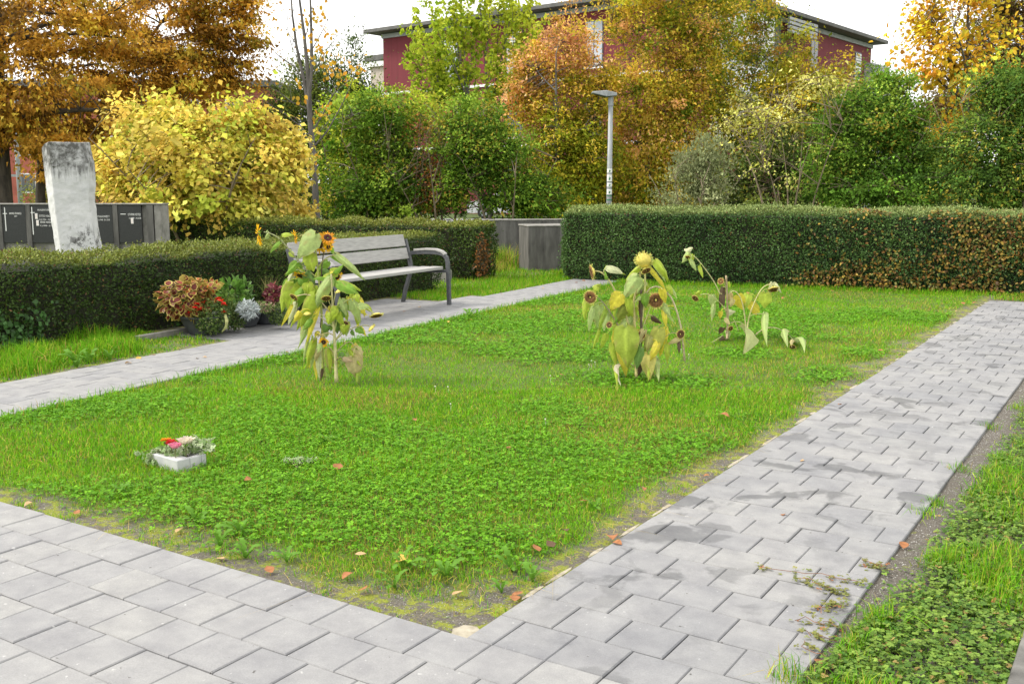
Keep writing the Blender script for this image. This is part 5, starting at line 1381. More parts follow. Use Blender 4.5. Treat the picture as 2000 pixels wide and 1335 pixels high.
def flower_head(parent, c, r, face, kind, seed=0):
    """c centre, r disc radius, face = direction the disc looks; kind: fresh / spent / back"""
    rng = random.Random(seed)
    q = Vector(face).normalized().to_track_quat('Z', 'Y').to_matrix().to_4x4(); M = Matrix.Translation(c) @ q
    disc_c = {'fresh': (.055, .022, .010), 'dark': (.05, .015, .012), 'spent': (.15, .075, .028), 'seed': (.10, .05, .022)}[kind]
    m = MB(); m.lathe([(.02 * r, -.42 * r), (.5 * r, -.36 * r), (.92 * r, -.1 * r), (1.0 * r, .02 * r)], 20, M, (.72, .60, .14) if kind not in ('fresh', 'dark') else (.18, .30, .05))
    h = m.build('flower_head', MATS['stalk'], parent, smooth=True, colored=True)
    # seed disc with a sunken heart and rough surface
    rings, ns = [.06, .25, .45, .62, .78, .90, .99], 24
    V, C = [], []
    for k, a in enumerate(rings):
        for j in range(ns):
            th = 2 * math.pi * (j + .5 * (k % 2)) / ns; rr = a * r
            z = r * (.10 - .16 * (1 - a) ** 2 + .10 * math.sin(a * 3.1)) + rng.gauss(0, .025 * r)
            V.append(M @ Vector((rr * math.cos(th), rr * math.sin(th), z)))
            f = (.45 if a < .4 else 1.0 if a < .8 else 1.7) * rng.uniform(.6, 1.4); C.append(tuple(x * f for x in disc_c))
    Q = [(k * ns + j, k * ns + (j + 1) % ns, (k + 1) * ns + (j + 1) % ns, (k + 1) * ns + j) for k in range(len(rings) - 1) for j in range(ns)]
    V0 = [tuple(p) for p in V] + [tuple(M @ Vector((0, 0, -.04 * r)))]; C.append(tuple(x * .4 for x in disc_c)); ci = len(V0) - 1
    np_obj('seed_disc', V0, quads=Q, tris=[(j, (j + 1) % ns, ci) for j in range(ns)], col=C, mat=MATS['seed_disc'], parent=h)
    # bracts
    def fringe(name, n, l0, w, col, lift, droop, mat, r_in=.9, jit=.25, zoff=0.0):
        P, D, N, L, W, CC = [], [], [], [], [], []
        R3 = M.to_3x3()
        for j in range(n):
            th = 2 * math.pi * (j + rng.uniform(-.3, .3)) / n
            rad = Vector((math.cos(th), math.sin(th), 0))
            P.append(M @ (rad * r * r_in + Vector((0, 0, zoff * r)))); d = R3 @ (rad + Vector((0, 0, lift + rng.gauss(0, jit)))) + Vector((0, 0, -droop))
            D.append(d); N.append(R3 @ Vector((rng.gauss(0, .3), rng.gauss(0, .3), 1))); L.append(l0 * r * rng.uniform(.6, 1.2)); W.append(w * r * rng.uniform(.8, 1.2))
            f = rng.uniform(.75, 1.15); CC.append([x * f for x in col])
        V, qd, Cc = leaf_array(np.array(P), np.array(D), np.array(N), np.array(L), np.array(W), np.array(CC), hexa=True, fold=.2)
        return np_obj(name, V, quads=qd, col=Cc, mat=MATS[mat], parent=h)
    if kind in ('fresh', 'dark'):
        fringe('petals', 22, 1.45, .21, (.86, .52, .012) if kind == 'fresh' else (.70, .30, .015), .15, .15, 'petal')
        fringe('back_petals', 18, 1.35, .21, (.84, .46, .010), -.05, .2, 'petal', zoff=-.08)
        fringe('bracts', 14, .55, .16, GR, -.5, .0, 'sunflower_leaf', .75, zoff=-.15)
    else:
        fringe('bracts', 22, .38, .11, (.68, .60, .18), .35, .0, 'sunflower_leaf', .95)
        fringe('outer_bracts', 16, .45, .13, (.48, .50, .12), -.2, .1, 'sunflower_leaf', .92, .5, zoff=-.1)
    return h

def sunflower(label, base_px, d, stems, leaves, heads, seed, stem_col=(.42, .40, .16), depth=.10, companions=2):
    base = gp(*base_px); base.z = -.03
    e = empty('sunflower', base)
    rng = random.Random(seed)
    fix = Matrix.Translation(-base)
    px = d / 1988.0
    def at(u, v, dd=0):
        r = _ray(u, v); dm = (.012 - CAM_H) * r[1] / r[2] if r[2] < -.01 else 99   # never below the turf
        return fix @ dp(u, v, min(d + dd, dm))
    tocam = (CAMP - base); tocam.z = 0; tocam.normalize()
    right = Vector((CA, SA, 0))
    m = MB(); paths = []
    for sdef in stems:
        pts, r0, r1 = sdef[:3]; col = sdef[3] if len(sdef) > 3 else stem_col
        q = [at(*p) for p in pts]
        # densify
        qq = []
        for i in range(len(q) - 1):
            for k in range(4): 
                t = k / 4; p0, p1, p2, p3 = q[max(i - 1, 0)], q[i], q[i + 1], q[min(i + 2, len(q) - 1)]
                qq.append(.5 * ((2 * p1) + (p2 - p0) * t + (2 * p0 - 5 * p1 + 4 * p2 - p3) * t * t + (3 * p1 - p0 - 3 * p2 + p3) * t ** 3))
        qq.append(q[-1]); n = len(qq)
        m.tube(qq, [(r0 + (r1 - r0) * k / (n - 1)) * rng.uniform(.92, 1.08) for k in range(n)], 7, True, col)
        paths += qq
    # leaf stalks reach the nearest stem point
    extra = []
    for ld in leaves:
        (bu, bv), (tu, tv), w, col = ld[:4]
        if w >= 7 and col not in (BRN,):
            for _ in range(2 if w >= 10 and companions > 1 else (1 if companions else 0)):
                du, dv = rng.uniform(-14, 14), rng.uniform(-8, 14)
                extra.append(((bu + du, bv + dv), (tu + du * .7 + rng.uniform(-9, 9), tv + dv + rng.uniform(-8, 10)), w * rng.uniform(.45, .75), rng.choice((YG, GR, YG, PALE, (.30, .42, .05), YEL if seed > 1 else GR)), dict(dd=rng.uniform(0, .14))))
    leaves = list(leaves) + extra
    for i, ld in enumerate(leaves):
        (bu, bv), (tu, tv), w, col = ld[:4]
        opt = ld[4] if len(ld) > 4 else {}
        dd = opt.get('dd', rng.uniform(-depth, depth))
        b = at(bu, bv, dd); t = at(tu, tv, dd + opt.get('td', rng.uniform(-.04, .06)))
        nz = (tocam + Vector((0, 0, .45)) + right * rng.uniform(-.5, .5)).normalized()
        # cordate leaf parts keep one name; withered ones are told by their label
        lf = heart_leaf('leaf', b, t, w * px * 1.04, nz, col, e, bend=opt.get('bend', rng.uniform(.04, .16)), cup=opt.get('cup', rng.uniform(.25, .85)), seed=seed * 100 + i)
        j = min(range(len(paths)), key=lambda k: (paths[k] - b).length + max(0, paths[k].z - b.z) * .3)
        p = paths[j]
        if (p - b).length > .012:
            mid = (p + b) / 2 + Vector((0, 0, .35 * (p - b).length))
            m.tube([p, p * .25 + mid * .55 + b * .2, mid * .5 + b * .5, b], [.0042, .0036, .003, .0026], 5, True, tuple(x * .9 for x in (col if col not in (BRN, TAN) else stem_col)))
        else:
            pass
    m.build('stem', MATS['stalk'], e, smooth=True, colored=True)
    for i, (u, v, r, fu, fv, fd, kind) in enumerate(heads):
        c = at(u, v, rng.uniform(-.05, .02)); face = right * fu + Vector((0, 0, 1)) * fv + tocam * fd
        flower_head(e, c, r * px, face, kind, seed * 10 + i)
    return tag(e, label, 'sunflower')

STRAW = (.50, .46, .24); DARK = (.10, .075, .05); WITH = (.36, .28, .17)
sunflower('tall sunflower still blooming yellow beside the straw stemmed one near the bench', (634, 737), 7.55,
  [([(634, 737), (630, 690), (629, 640), (626, 580), (620, 520), (616, 486)], .011, .007, (.38, .42, .12)),
   ([(626, 640), (628, 600), (626, 560), (631, 500), (638, 478)], .005, .004, DARK), ([(627, 660), (629, 645), (628, 620)], .008, .008, DARK),
   ([(616, 560), (602, 532), (575, 500), (548, 468), (528, 456), (515, 453)], .006, .004, (.30, .32, .16)),
   ([(620, 525), (616, 500), (616, 490), (622, 480)], .005, .004, DARK), ([(621, 520), (608, 480), (596, 460), (585, 461)], .004, .003),
   ([(624, 545), (605, 532), (592, 532)], .004, .003), ([(625, 566), (612, 560), (602, 556)], .003, .003),
   ([(621, 522), (632, 508), (645, 500), (658, 498)], .005, .0035), ([(624, 570), (640, 548), (655, 541)], .004, .003)],
  [((616, 458), (583, 506), 21, PALE, dict(bend=.1, cup=.2, dd=-.08)), ((657, 497), (714, 549), 9, PALE, dict(bend=.22, cup=.9, dd=-.05)), ((572, 533), (545, 594), 8, WHT, dict(bend=.15, cup=1.0)),
   ((603, 497), (612, 531), 15, YG), ((580, 512), (562, 530), 10, GR), ((566, 492), (574, 503), 6, YG), ((547, 473), (527, 495), 5, GR, dict(cup=.2)), ((552, 459), (574, 459), 5, YG, dict(cup=.2)),
   ((645, 485), (652, 499), 6, GR), ((600, 531), (616, 556), 14, DGR), ((575, 555), (562, 606), 20, YG, dict(bend=.08)), ((590, 546), (592, 566), 14, GR), ((628, 527), (645, 533), 8, DGR), ((604, 484), (596, 496), 9, PALE), ((583, 545), (600, 572), 12, GR),
   ((590, 566), (566, 610), 13, GR), ((640, 510), (620, 533), 9, GR, dict(dd=.06)), ((575, 520), (556, 540), 7, GR), ((524, 455), (519, 468), 6, PALE), ((612, 690), (606, 700), 5, BRN)],
  [(505, 458, 10, -.97, -.1, .25, 'fresh'), (624, 476, 9.5, -.55, -.15, .8, 'fresh'), (640, 464, 8, .2, .6, .7, 'dark'), (642, 480, 7, .7, -.3, .4, 'fresh'), (577, 463, 7, -.9, -.05, .3, 'fresh'), (601, 464, 5, -.3, -.3, .8, 'fresh'), (588, 538, 8.5, -.2, -.75, .5, 'fresh'), (601, 556, 4, 0, -.6, .6, 'fresh'), (659, 541, 6, .6, -.5, .5, 'fresh')], 1)
sunflower('drooping faded sunflower with a straw coloured stem on the lawn before the bench', (656, 746), 7.35,
  [([(657, 746), (655, 690), (652, 640), (649, 590), (647, 535)], .0145, .006, STRAW),
   ([(654, 645), (662, 610), (675, 588), (695, 585), (715, 600), (733, 614)], .0065, .004, (.40, .42, .18)), ([(655, 665), (670, 650), (690, 640), (712, 635), (722, 637)], .005, .003, (.38, .36, .18)),
   ([(652, 630), (640, 605), (622, 585), (600, 575), (580, 578)], .0055, .004, (.42, .36, .2)), ([(653, 655), (640, 650), (625, 655), (612, 664)], .0045, .003, (.45, .38, .2)), ([(651, 610), (643, 590), (637, 578)], .004, .003),
   ([(653, 640), (630, 622), (612, 608)], .0045, .003, STRAW), ([(652, 620), (618, 612)], .004, .003, STRAW), ([(655, 690), (672, 672), (685, 668), (694, 678)], .004, .003, WITH), ([(650, 600), (655, 575), (662, 566)], .004, .003), ([(656, 662), (668, 645), (672, 636)], .004, .003), ([(655, 690), (640, 676), (632, 670)], .004, .003, WITH)],
  [((647, 540), (626, 548), 10, YG, dict(cup=.15)), ((648, 536), (664, 523), 10, YG, dict(cup=.15)), ((643, 546), (613, 608), 14, PALE), ((603, 553), (607, 582), 13, YG), ((614, 575), (586, 640), 14, YG), ((578, 592), (562, 636), 8, WHT), ((661, 553), (701, 574), 12, GR), ((693, 576), (702, 590), 8, YG), ((686, 572), (690, 590), 6, YG),
   ((660, 598), (674, 620), 12, DGR), ((690, 588), (704, 632), 12, PALE), ((676, 586), (690, 610), 12, GR), ((700, 597), (722, 600), 7, PALE, dict(cup=.2)), ((714, 596), (728, 610), 6, YG), ((610, 604), (586, 668), 11, PALE), ((646, 612), (640, 634), 12, YG), ((640, 636), (632, 650), 10, DGR), ((664, 612), (672, 638), 10, YG), ((657, 630), (659, 652), 8, DGR),
   ((674, 636), (671, 655), 10, YG), ((612, 661), (600, 720), 10, YG, dict(bend=.12)), ((622, 684), (624, 742), 8, WHT), ((619, 685), (616, 706), 7, TAN), ((640, 683), (646, 730), 11, (.42, .42, .12)), ((694, 677), (708, 702), 12, TAN), ((690, 698), (697, 738), 17, TAN, dict(cup=.2)), ((702, 690), (702, 732), 9, (.44, .46, .14)), ((697, 640), (712, 652), 8, GR), ((687, 646), (693, 656), 6, DGR),
   ((664, 690), (672, 700), 8, DGR), ((670, 700), (690, 706), 6, WITH), ((668, 704), (667, 714), 5, PALE), ((629, 720), (627, 744), 4, BRN),  ((628, 670), (620, 690), 6, PALE), ((608, 625), (592, 645), 7, GR), ((632, 655), (625, 668), 7, (.45, .42, .15)), ((585, 610), (573, 630), 8, YEL), ((597, 606), (606, 628), 9, YEL), ((655, 600), (648, 625), 9, YG), ((668, 600), (662, 585), 8, YG)],
  [(637, 582, 9, .05, -.75, .55, 'spent'), (574, 580, 8.5, -.5, -.55, .55, 'spent'), (735, 616, 12, .15, -.85, .3, 'spent'), (726, 640, 8, .5, -.5, -.2, 'seed'), (673, 634, 8, .1, -.25, .9, 'seed'), (632, 668, 5, -.1, -.1, .9, 'fresh'), (663, 568, 8, .3, -.8, -.2, 'spent'), (600, 612, 7, .1, -.8, -.3, 'spent'), (622, 652, 6, -.4, -.8, .2, 'spent')], 2)
sunflower('bushy faded sunflower with many yellowing leaves in the middle of the lawn', (1240, 738), 7.62,
  [([(1243, 738), (1241, 690), (1240, 640), (1238, 590), (1246, 555), (1252, 530)], .012, .008, (.46, .40, .17)), ([(1250, 700), (1252, 650), (1253, 600), (1252, 566)], .011, .009, DARK), ([(1252, 640), (1258, 590), (1260, 545), (1259, 520)], .007, .008, (.52, .50, .2)),
   ([(1238, 680), (1223, 618), (1204, 574), (1188, 545), (1174, 532), (1162, 529)], .008, .005, (.48, .44, .2)), ([(1235, 680), (1206, 633), (1183, 597), (1164, 578)], .006, .004, (.25, .22, .14)),
   ([(1337, 702), (1333, 665), (1330, 640), (1321, 606), (1309, 579), (1288, 561), (1272, 562), (1262, 572)], .008, .006, (.48, .42, .26)), ([(1337, 704), (1336, 690), (1334, 672)], .009, .008, WITH),
   ([(1250, 690), (1252, 670), (1252, 656)], .003, .003, DARK), ([(1252, 646), (1262, 622), (1270, 600)], .005, .004, (.40, .38, .18)), ([(1250, 690), (1275, 660), (1296, 655)], .004, .003), ([(1296, 660), (1312, 650), (1326, 652)], .003, .003, WITH), ([(1290, 560), (1286, 572), (1283, 580)], .006, .006, (.56, .5, .2))],
  [((1185, 524), (1217, 534), 8, WHT, dict(cup=.25, bend=.2)), ((1246, 522), (1221, 549), 8, YG), ((1281, 509), (1306, 552), 10, YG, dict(bend=.22)), ((1244, 540), (1217, 585), 16, PALE), ((1256, 548), (1246, 575), 14, PALE), ((1265, 572), (1237, 593), 6, PALE), ((1212, 574), (1192, 606), 15, YEL, dict(cup=.1)), ((1219, 598), (1203, 632), 13, (.26, .30, .05)),
   ((1171, 598), (1167, 642), 11, PALE), ((1186, 609), (1179, 647), 8, PALE), ((1145, 586), (1141, 624), 8, YG), ((1240, 616), (1207, 648), 11, PALE), ((1222, 640), (1227, 719), 27, (.33, .42, .06), dict(cup=.15, dd=-.14, bend=.08)), ((1250, 680), (1243, 721), 10, DGR, dict(dd=-.16)), ((1197, 671), (1203, 714), 10, YG), ((1210, 711), (1213, 754), 8, (.55, .50, .38)), ((1266, 692), (1270, 743), 16, (.50, .46, .12), dict(cup=.15)),
   ((1287, 642), (1278, 694), 15, (.42, .44, .09), dict(cup=.15)), ((1268, 655), (1264, 690), 10, (.42, .42, .15)), ((1294, 592), (1310, 620), 7, PALE), ((1296, 604), (1302, 641), 6, YEL), ((1302, 674), (1303, 707), 7, YG), ((1184, 653), (1173, 682), 6, YG), ((1171, 643), (1157, 684), 4, YG), ((1305, 557), (1314, 576), 7, YG), ((1292, 566), (1300, 592), 9, YEL), ((1252, 583), (1250, 623), 5, BRN), ((1327, 666), (1326, 692), 5, BRN), ((1328, 661), (1304, 672), 5, TAN, dict(cup=.2)), ((1332, 658), (1338, 682), 5, YG),
   ((1262, 706), (1279, 735), 8, (.38, .42, .1)), ((1225, 585), (1236, 620), 10, YG), ((1166, 560), (1160, 570), 6, YG, dict(cup=.2)), ((1258, 575), (1262, 602), 10, GR), ((1240, 600), (1228, 628), 9, YG), ((1285, 640), (1299, 656), 7, GR), ((1275, 618), (1292, 632), 7, BRN), ((1232, 660), (1214, 690), 12, YG), ((1206, 650), (1195, 672), 9, YEL), ((1256, 700), (1246, 735), 7, BRN), ((1160, 560), (1175, 555), 6, YG), ((1258, 645), (1246, 675), 10, TAN), ((1185, 545), (1181, 528), 4, GR), ((1285, 670), (1270, 704), 9, YEL)],
  [(1257, 508, 15, .1, .25, -.9, 'spent'), (1156, 531, 13, -.93, -.2, .15, 'spent'), (1153, 580, 12, -.3, -.1, .95, 'spent'), (1281, 586, 14.5, -.05, -.1, 1, 'spent'), (1252, 654, 8, .05, -.05, 1, 'seed'), (1329, 652, 8.5, .45, 0, .85, 'seed'), (1190, 634, 6, -.4, .2, .8, 'seed'), (1262, 528, 9, .3, -.6, .5, 'spent')], 3)
sunflower('broken withered sunflower stalk with one arching bud before the privet hedge', (1421, 662), 9.66,
  [([(1420, 662), (1421, 640), (1421, 605), (1420, 570), (1418, 538)], .014, .009, WITH), ([(1418, 610), (1406, 574), (1392, 546), (1366, 511), (1356, 501), (1348, 498)], .006, .004, (.48, .46, .22)), ([(1420, 612), (1417, 603), (1397, 583), (1380, 574), (1366, 576)], .005, .003, (.48, .46, .22)), ([(1419, 565), (1414, 552), (1409, 549)], .004, .003, STRAW), ([(1421, 600), (1426, 585), (1425, 570), (1430, 566)], .004, .003, STRAW), ([(1412, 655), (1398, 664), (1390, 668)], .004, .002, STRAW)],
  [((1345, 494), (1331, 514), 8, PALE), ((1349, 508), (1360, 530), 5, PALE), ((1343, 489), (1354, 483), 5, WHT), ((1343, 489), (1336, 486), 4, WHT), ((1366, 520), (1373, 543), 4, YG), ((1354, 498), (1346, 514), 6, YG), ((1392, 576), (1391, 600), 9, PALE), ((1394, 594), (1390, 628), 6, PALE), ((1412, 562), (1406, 604), 7, BRN), ((1410, 575), (1414, 598), 6, BRN), ((1419, 610), (1437, 608), 7, WHT, dict(cup=.5)), ((1421, 646), (1423, 661), 6, PALE), ((1408, 608), (1406, 622), 6, YEL), ((1426, 574), (1427, 590), 7, (.45, .34, .14)), ((1421, 552), (1426, 562), 5, YG), ((1412, 640), (1405, 652), 7, BRN), ((1415, 660), (1403, 666), 6, BRN), ((1366, 570), (1358, 574), 5, YG), ((1418, 620), (1426, 634), 6, TAN), ((1432, 585), (1426, 600), 6, TAN)],
  [(1344, 503, 6, -.3, -.6, .5, 'spent'), (1358, 582, 7, -.45, -.5, .6, 'spent'), (1408, 549, 6, -.3, .3, .7, 'spent'), (1427, 641, 5, .4, -.2, .8, 'spent')], 4, depth=.08, companions=0)
sunflower('low sprawling sunflower with heart shaped yellow leaves and arching stalks', (1458, 658), 9.78,
  [([(1458, 658), (1457, 640), (1453, 607), (1446, 581), (1434, 568), (1426, 572)], .0075, .004, (.52, .48, .24)), ([(1458, 657), (1461, 630), (1465, 612), (1475, 587), (1487, 565), (1499, 556), (1508, 556)], .0075, .004, (.52, .48, .22)), ([(1464, 618), (1474, 613), (1490, 613)], .004, .003, STRAW), ([(1474, 655), (1492, 642), (1514, 640), (1535, 650), (1550, 664)], .006, .004, (.52, .50, .26)), ([(1458, 655), (1474, 655)], .006, .006, STRAW), ([(1455, 635), (1442, 628), (1428, 630)], .004, .003, STRAW), ([(1442, 646), (1436, 630), (1432, 622)], .004, .003, STRAW), ([(1488, 570), (1496, 564), (1503, 563)], .004, .003)],
  [((1441, 577), (1452, 606), 11, YEL, dict(cup=.1)), ((1461, 574), (1454, 604), 10, YG, dict(cup=.1)), ((1464, 594), (1484, 610), 11, YEL, dict(cup=.1)), ((1495, 572), (1493, 602), 14, YG, dict(cup=.1)), ((1480, 574), (1484, 590), 8, YG), ((1494, 612), (1498, 676), 9, PALE, dict(cup=.7)), ((1454, 649), (1451, 692), 21, (.42, .45, .18), dict(cup=.15, dd=-.12)), ((1536, 649), (1539, 679), 10, PALE), ((1551, 665), (1571, 689), 9, PALE), ((1470, 600), (1478, 616), 7, YEL), ((1550, 668), (1546, 678), 6, TAN), ((1512, 552), (1526, 572), 5, WHT), ((1508, 552), (1502, 572), 5, WHT), ((1440, 586), (1432, 596), 6, YEL)],
  [(1511, 565, 10.5, .2, -.8, .5, 'spent'), (1548, 677, 5, -.1, -.5, .8, 'seed')], 5, depth=.08, companions=0)

# ------------------------------------------------------------------ flower bowls by the path
def bowl(label, p, r, h):
    e = empty('flower_bowl', (p[0], p[1], 0))
    m = MB(); m.lathe([(r * .62, .003), (r * .66, .02), (r * .86, h * .55), (r * .97, h * .9), (r * 1.03, h * .92), (r * 1.03, h), (r * .96, h), (r * .93, h - .03), (.01, h - .03)], 28); m.build('bowl', MATS['pot_grey'], e, smooth=True)
    m = MB(); m.lathe([(r * .9, h - .035), (r * .9, h - .018), (.02, h - .005)], 20); m.build('soil', MATS['soil_dark'], e)
    return tag(e, label, 'flower bowl', 'flower bowls at the hedge')
P1, P2, P3, P4 = gp(402, 651), gp(478, 637), gp(524, 631), gp(556, 627)
bowl('dark grey bowl filled with red begonia and trailing green', P1, .25, .19)
bowl('dark grey bowl planted with a silver leaved plant', P2, .19, .17)
bowl('dark grey bowl with heather and grasses', P3, .21, .17)
bowl('small dark grey bowl of trailing green next to the bench leg', P4, .16, .15)

def leafy(name, label, cat, c, R, n, leaf, pal, up=.4, droop=0.0, wide=.45, hexa=True, stems=10, root=None, seed=0, mat='potted_leaf', rim=None, shell=.3):
    rng = np.random.default_rng(seed + 500)
    c = np.array(c); R = np.array(R)
    root = np.array(root if root is not None else (c[0], c[1], .14))
    e = empty(name, tuple(root))
    dirs = nrm(rng.normal(0, 1, (n, 3))); P = c + dirs * R * (shell + (1 - shell) * rng.random((n, 1)) ** .5) - root
    k = P[:, 2] + root[2] > .012; P, dirs = P[k], dirs[k]; n = len(P)
    D = nrm(dirs * .7 + rng.normal(0, .5, (n, 3)) + np.array((0, 0, up - droop))); N = nrm(dirs * .5 + rng.normal(0, .4, (n, 3)) + np.array((0, 0, .9)))
    c_ = np.array(pal)[rng.choice(len(pal), n)] * rng.uniform(.7, 1.25, (n, 1)); L = leaf * rng.uniform(.6, 1.25, n)
    if rim is not None:
        V0, q0, C0 = leaf_array(P, D, N, L, L * wide, np.array(rim) * rng.uniform(.8, 1.15, (n, 1)), hexa=True, fold=.15)
        V1, q1, C1 = leaf_array(P + D * (L * .08)[:, None] + N * .003, D, N, L * .78, L * wide * .74, c_, hexa=True, fold=.15)
        V = np.concatenate([V0, V1]); Q = np.concatenate([q0, q1 + len(V0)]); C = np.concatenate([C0, C1]); o = np_obj('leaves', V, quads=Q, col=C, mat=MATS[mat], parent=e)
    elif hexa:
        V, Q, C = leaf_array(P, D, N, L, L * wide, c_, hexa=True, fold=.15); o = np_obj('leaves', V, quads=Q, col=C, mat=MATS[mat], parent=e)
    else:
        V, Q, C = leaf_array(P, D, N, L, L * wide, c_, .45, .15); o = np_obj('leaves', V, tris=Q, col=C, mat=MATS[mat], parent=e)
    o['kind'] = 'stuff'
    m = MB()
    for _ in range(stems):
        t = Vector(P[rng.integers(n)]) * .85; m.tube([Vector((rng.normal(0, .03), rng.normal(0, .03), -.02)), t * .5 + Vector((0, 0, .02)), t], [.004, .003, .002], 4, False)
    m.build('stalks', mat_noise('stalks_' + name, (.08, .10, .03), (.16, .17, .06), 20, .8, 0) if ('stalks_' + name) not in MATS else MATS['stalks_' + name], e)
    return tag(e, label, cat)
def q3(u, v, d): return tuple(dp(u, v, d))
dB = 9.9
leafy('coleus', 'burgundy coleus with yellow leaf rims spilling from the bowl', 'plant', q3(362, 583, dB), (.27, .24, .19), 300, .085, [(.10, .012, .012), (.16, .02, .015), (.26, .05, .03), (.20, .035, .02)], -.1, .35, .42, rim=(.50, .40, .10), root=(P1.x - .05, P1.y, .17), seed=1, shell=.55)
leafy('coleus', 'orange tipped upper shoots of coleus over the begonia', 'plant', q3(395, 561, dB), (.17, .15, .07), 110, .075, [(.16, .02, .015), (.36, .07, .03), (.46, .12, .03)], .2, .1, .42, rim=(.50, .42, .10), root=(P1.x + .03, P1.y + .03, .17), seed=2)
leafy('trailing_plant', 'small leaved green trailing plant covering the front of a bowl', 'plant', q3(413, 618, dB - .12), (.20, .16, .17), 1500, .026, [(.06, .12, .02), (.10, .17, .03), (.20, .26, .07), (.05, .09, .02)], 0, .2, .4, root=(P1.x + .08, P1.y - .02, .16), seed=3, hexa=False)
leafy('trailing_plant', 'green trailing foliage between two bowls', 'plant', q3(456, 616, dB + .15), (.13, .13, .14), 700, .026, [(.05, .10, .02), (.08, .14, .025), (.14, .19, .05)], 0, .2, .4, root=(P2.x - .1, P2.y - .1, .14), seed=4, hexa=False)
def blossoms(label, pts, d, size, col, root):
    e = empty('begonia', root); rng = random.Random(5)
    for (u, v) in pts:
        c = dp(u, v, d + rng.uniform(-.06, .06)) - Vector(root); P, D, N = [], [], []
        for k in range(8):
            a = k * 2.4; dd = Vector((math.cos(a), math.sin(a), rng.uniform(-.2, .7))); P.append(tuple(c)); D.append(tuple(dd)); N.append((rng.gauss(0, .3), rng.gauss(0, .3), 1))
        n = len(P); V, q, C = leaf_array(np.array(P), np.array(D), np.array(N), np.full(n, size) * RNG.uniform(.7, 1.1, n), np.full(n, size * .45), np.array(col) * RNG.uniform(.7, 1.2, (n, 1)), hexa=True)
        np_obj('blossom', V, quads=q, col=C, mat=MATS['petal'], parent=e)
    m = MB()
    for (u, v) in pts[:6]: m.tube([Vector((0, 0, -.02)), (dp(u, v, d) - Vector(root)) * .6, dp(u, v, d) - Vector(root)], [.004, .003, .003], 4, False)
    m.build('stalks', MATS['stalks_coleus'], e)
    return tag(e, label, 'flowers')
blossoms('scarlet begonia blossoms among the coleus leaves', [(374, 597), (381, 600), (391, 602), (389, 605), (372, 610), (397, 591), (385, 594)], dB - .2, .034, (.70, .025, .012), (P1.x, P1.y - .05, .17))
blossoms('scarlet begonia blossoms rising over the trailing plant', [(425, 584), (431, 587), (436, 592), (423, 588), (438, 595), (434, 606), (438, 610), (429, 583)], dB - .1, .036, (.72, .03, .012), (P1.x + .1, P1.y + .05, .17))
leafy('silver_plant', 'silvery white cushion plant in the middle bowl', 'plant', q3(484, 605, dB + .1), (.105, .10, .085), 420, .05, [(.46, .50, .50), (.56, .60, .60), (.38, .43, .43)], .4, 0, .14, root=(P2.x, P2.y, .15), seed=6)
leafy('leafy_plant', 'bright green leafy plant behind the begonia', 'plant', q3(452, 572, dB + .35), (.13, .12, .15), 150, .085, [(.09, .20, .03), (.13, .27, .04), (.20, .34, .06)], .6, 0, .25, root=(P1.x + .05, P1.y + .35, .02), seed=7)
leafy('leafy_plant', 'narrow green plant beside the grasses', 'plant', q3(478, 572, dB + .4), (.07, .07, .14), 90, .075, [(.08, .17, .03), (.13, .25, .05)], .7, 0, .22, root=(P2.x - .05, P2.y + .2, .02), seed=8)
leafy('heuchera', 'dark wine red leafy plant above the last bowls', 'plant', q3(533, 576, dB + .45), (.09, .09, .10), 120, .055, [(.16, .03, .04), (.24, .06, .06), (.10, .02, .03)], .2, .1, .45, root=(P3.x, P3.y, .15), seed=9)
leafy('heather', 'pinkish green heather edging the third bowl', 'plant', q3(512, 600, dB + .3), (.15, .12, .06), 700, .02, [(.14, .22, .05), (.22, .30, .09), (.40, .24, .20)], .5, 0, .3, root=(P3.x - .03, P3.y, .15), seed=10, hexa=False)
leafy('trailing_plant', 'dark green trailing plant beside the bench leg', 'plant', q3(545, 612, dB + .4), (.13, .12, .12), 700, .026, [(.05, .10, .02), (.09, .15, .03), (.17, .23, .06)], 0, .1, .4, root=(P4.x, P4.y, .13), seed=11, hexa=False)
# thin grasses
def reed(label, u, v, d, n, h, spread, cols, root):
    e = empty('ornamental_grass', root); x = RNG.normal(0, .03, n); y = RNG.normal(0, .03, n)
    V, q, t, c = blades(x, y, RNG.uniform(.6, 1.2, n) * h, RNG.uniform(.003, .005, n), spread, 0)
    V[:, 2] -= np.repeat(zsurf(x, y) - .006, 5)
    C = np.repeat(np.array(cols)[RNG.choice(len(cols), n)] * RNG.uniform(.7, 1.2, (n, 1)), 5, 0)
    np_obj('blades', V, q, t, C, MATS['grass_blade'], e)['kind'] = 'stuff'
    return tag(e, label, 'grass')
reed('thin straw coloured ornamental grass standing in a bowl', 510, 600, dB, 110, .34, .35, [(.30, .30, .10), (.22, .26, .07), (.42, .36, .16)], (P3.x - .02, P3.y + .06, .15))
reed('thin green ornamental grass behind the coleus', 432, 600, dB, 50, .30, .35, [(.28, .34, .10), (.2, .3, .06)], (P1.x + .12, P1.y + .2, .12))
# the sage tinted curved stalk resting against the first bowl
m = MB(); pts = [dp(440, 615, dB - .22), dp(443, 628, dB - .26), dp(441, 640, dB - .28), dp(434, 647, dB - .28)]
m.tube(pts, [.012, .016, .014, .006], 8); tag(m.build('willow_hoop', mat_noise('hoop', (.20, .22, .07), (.34, .34, .14), 30, .8, .1)), 'pale green curved stem hanging over the begonia bowl', 'stem')

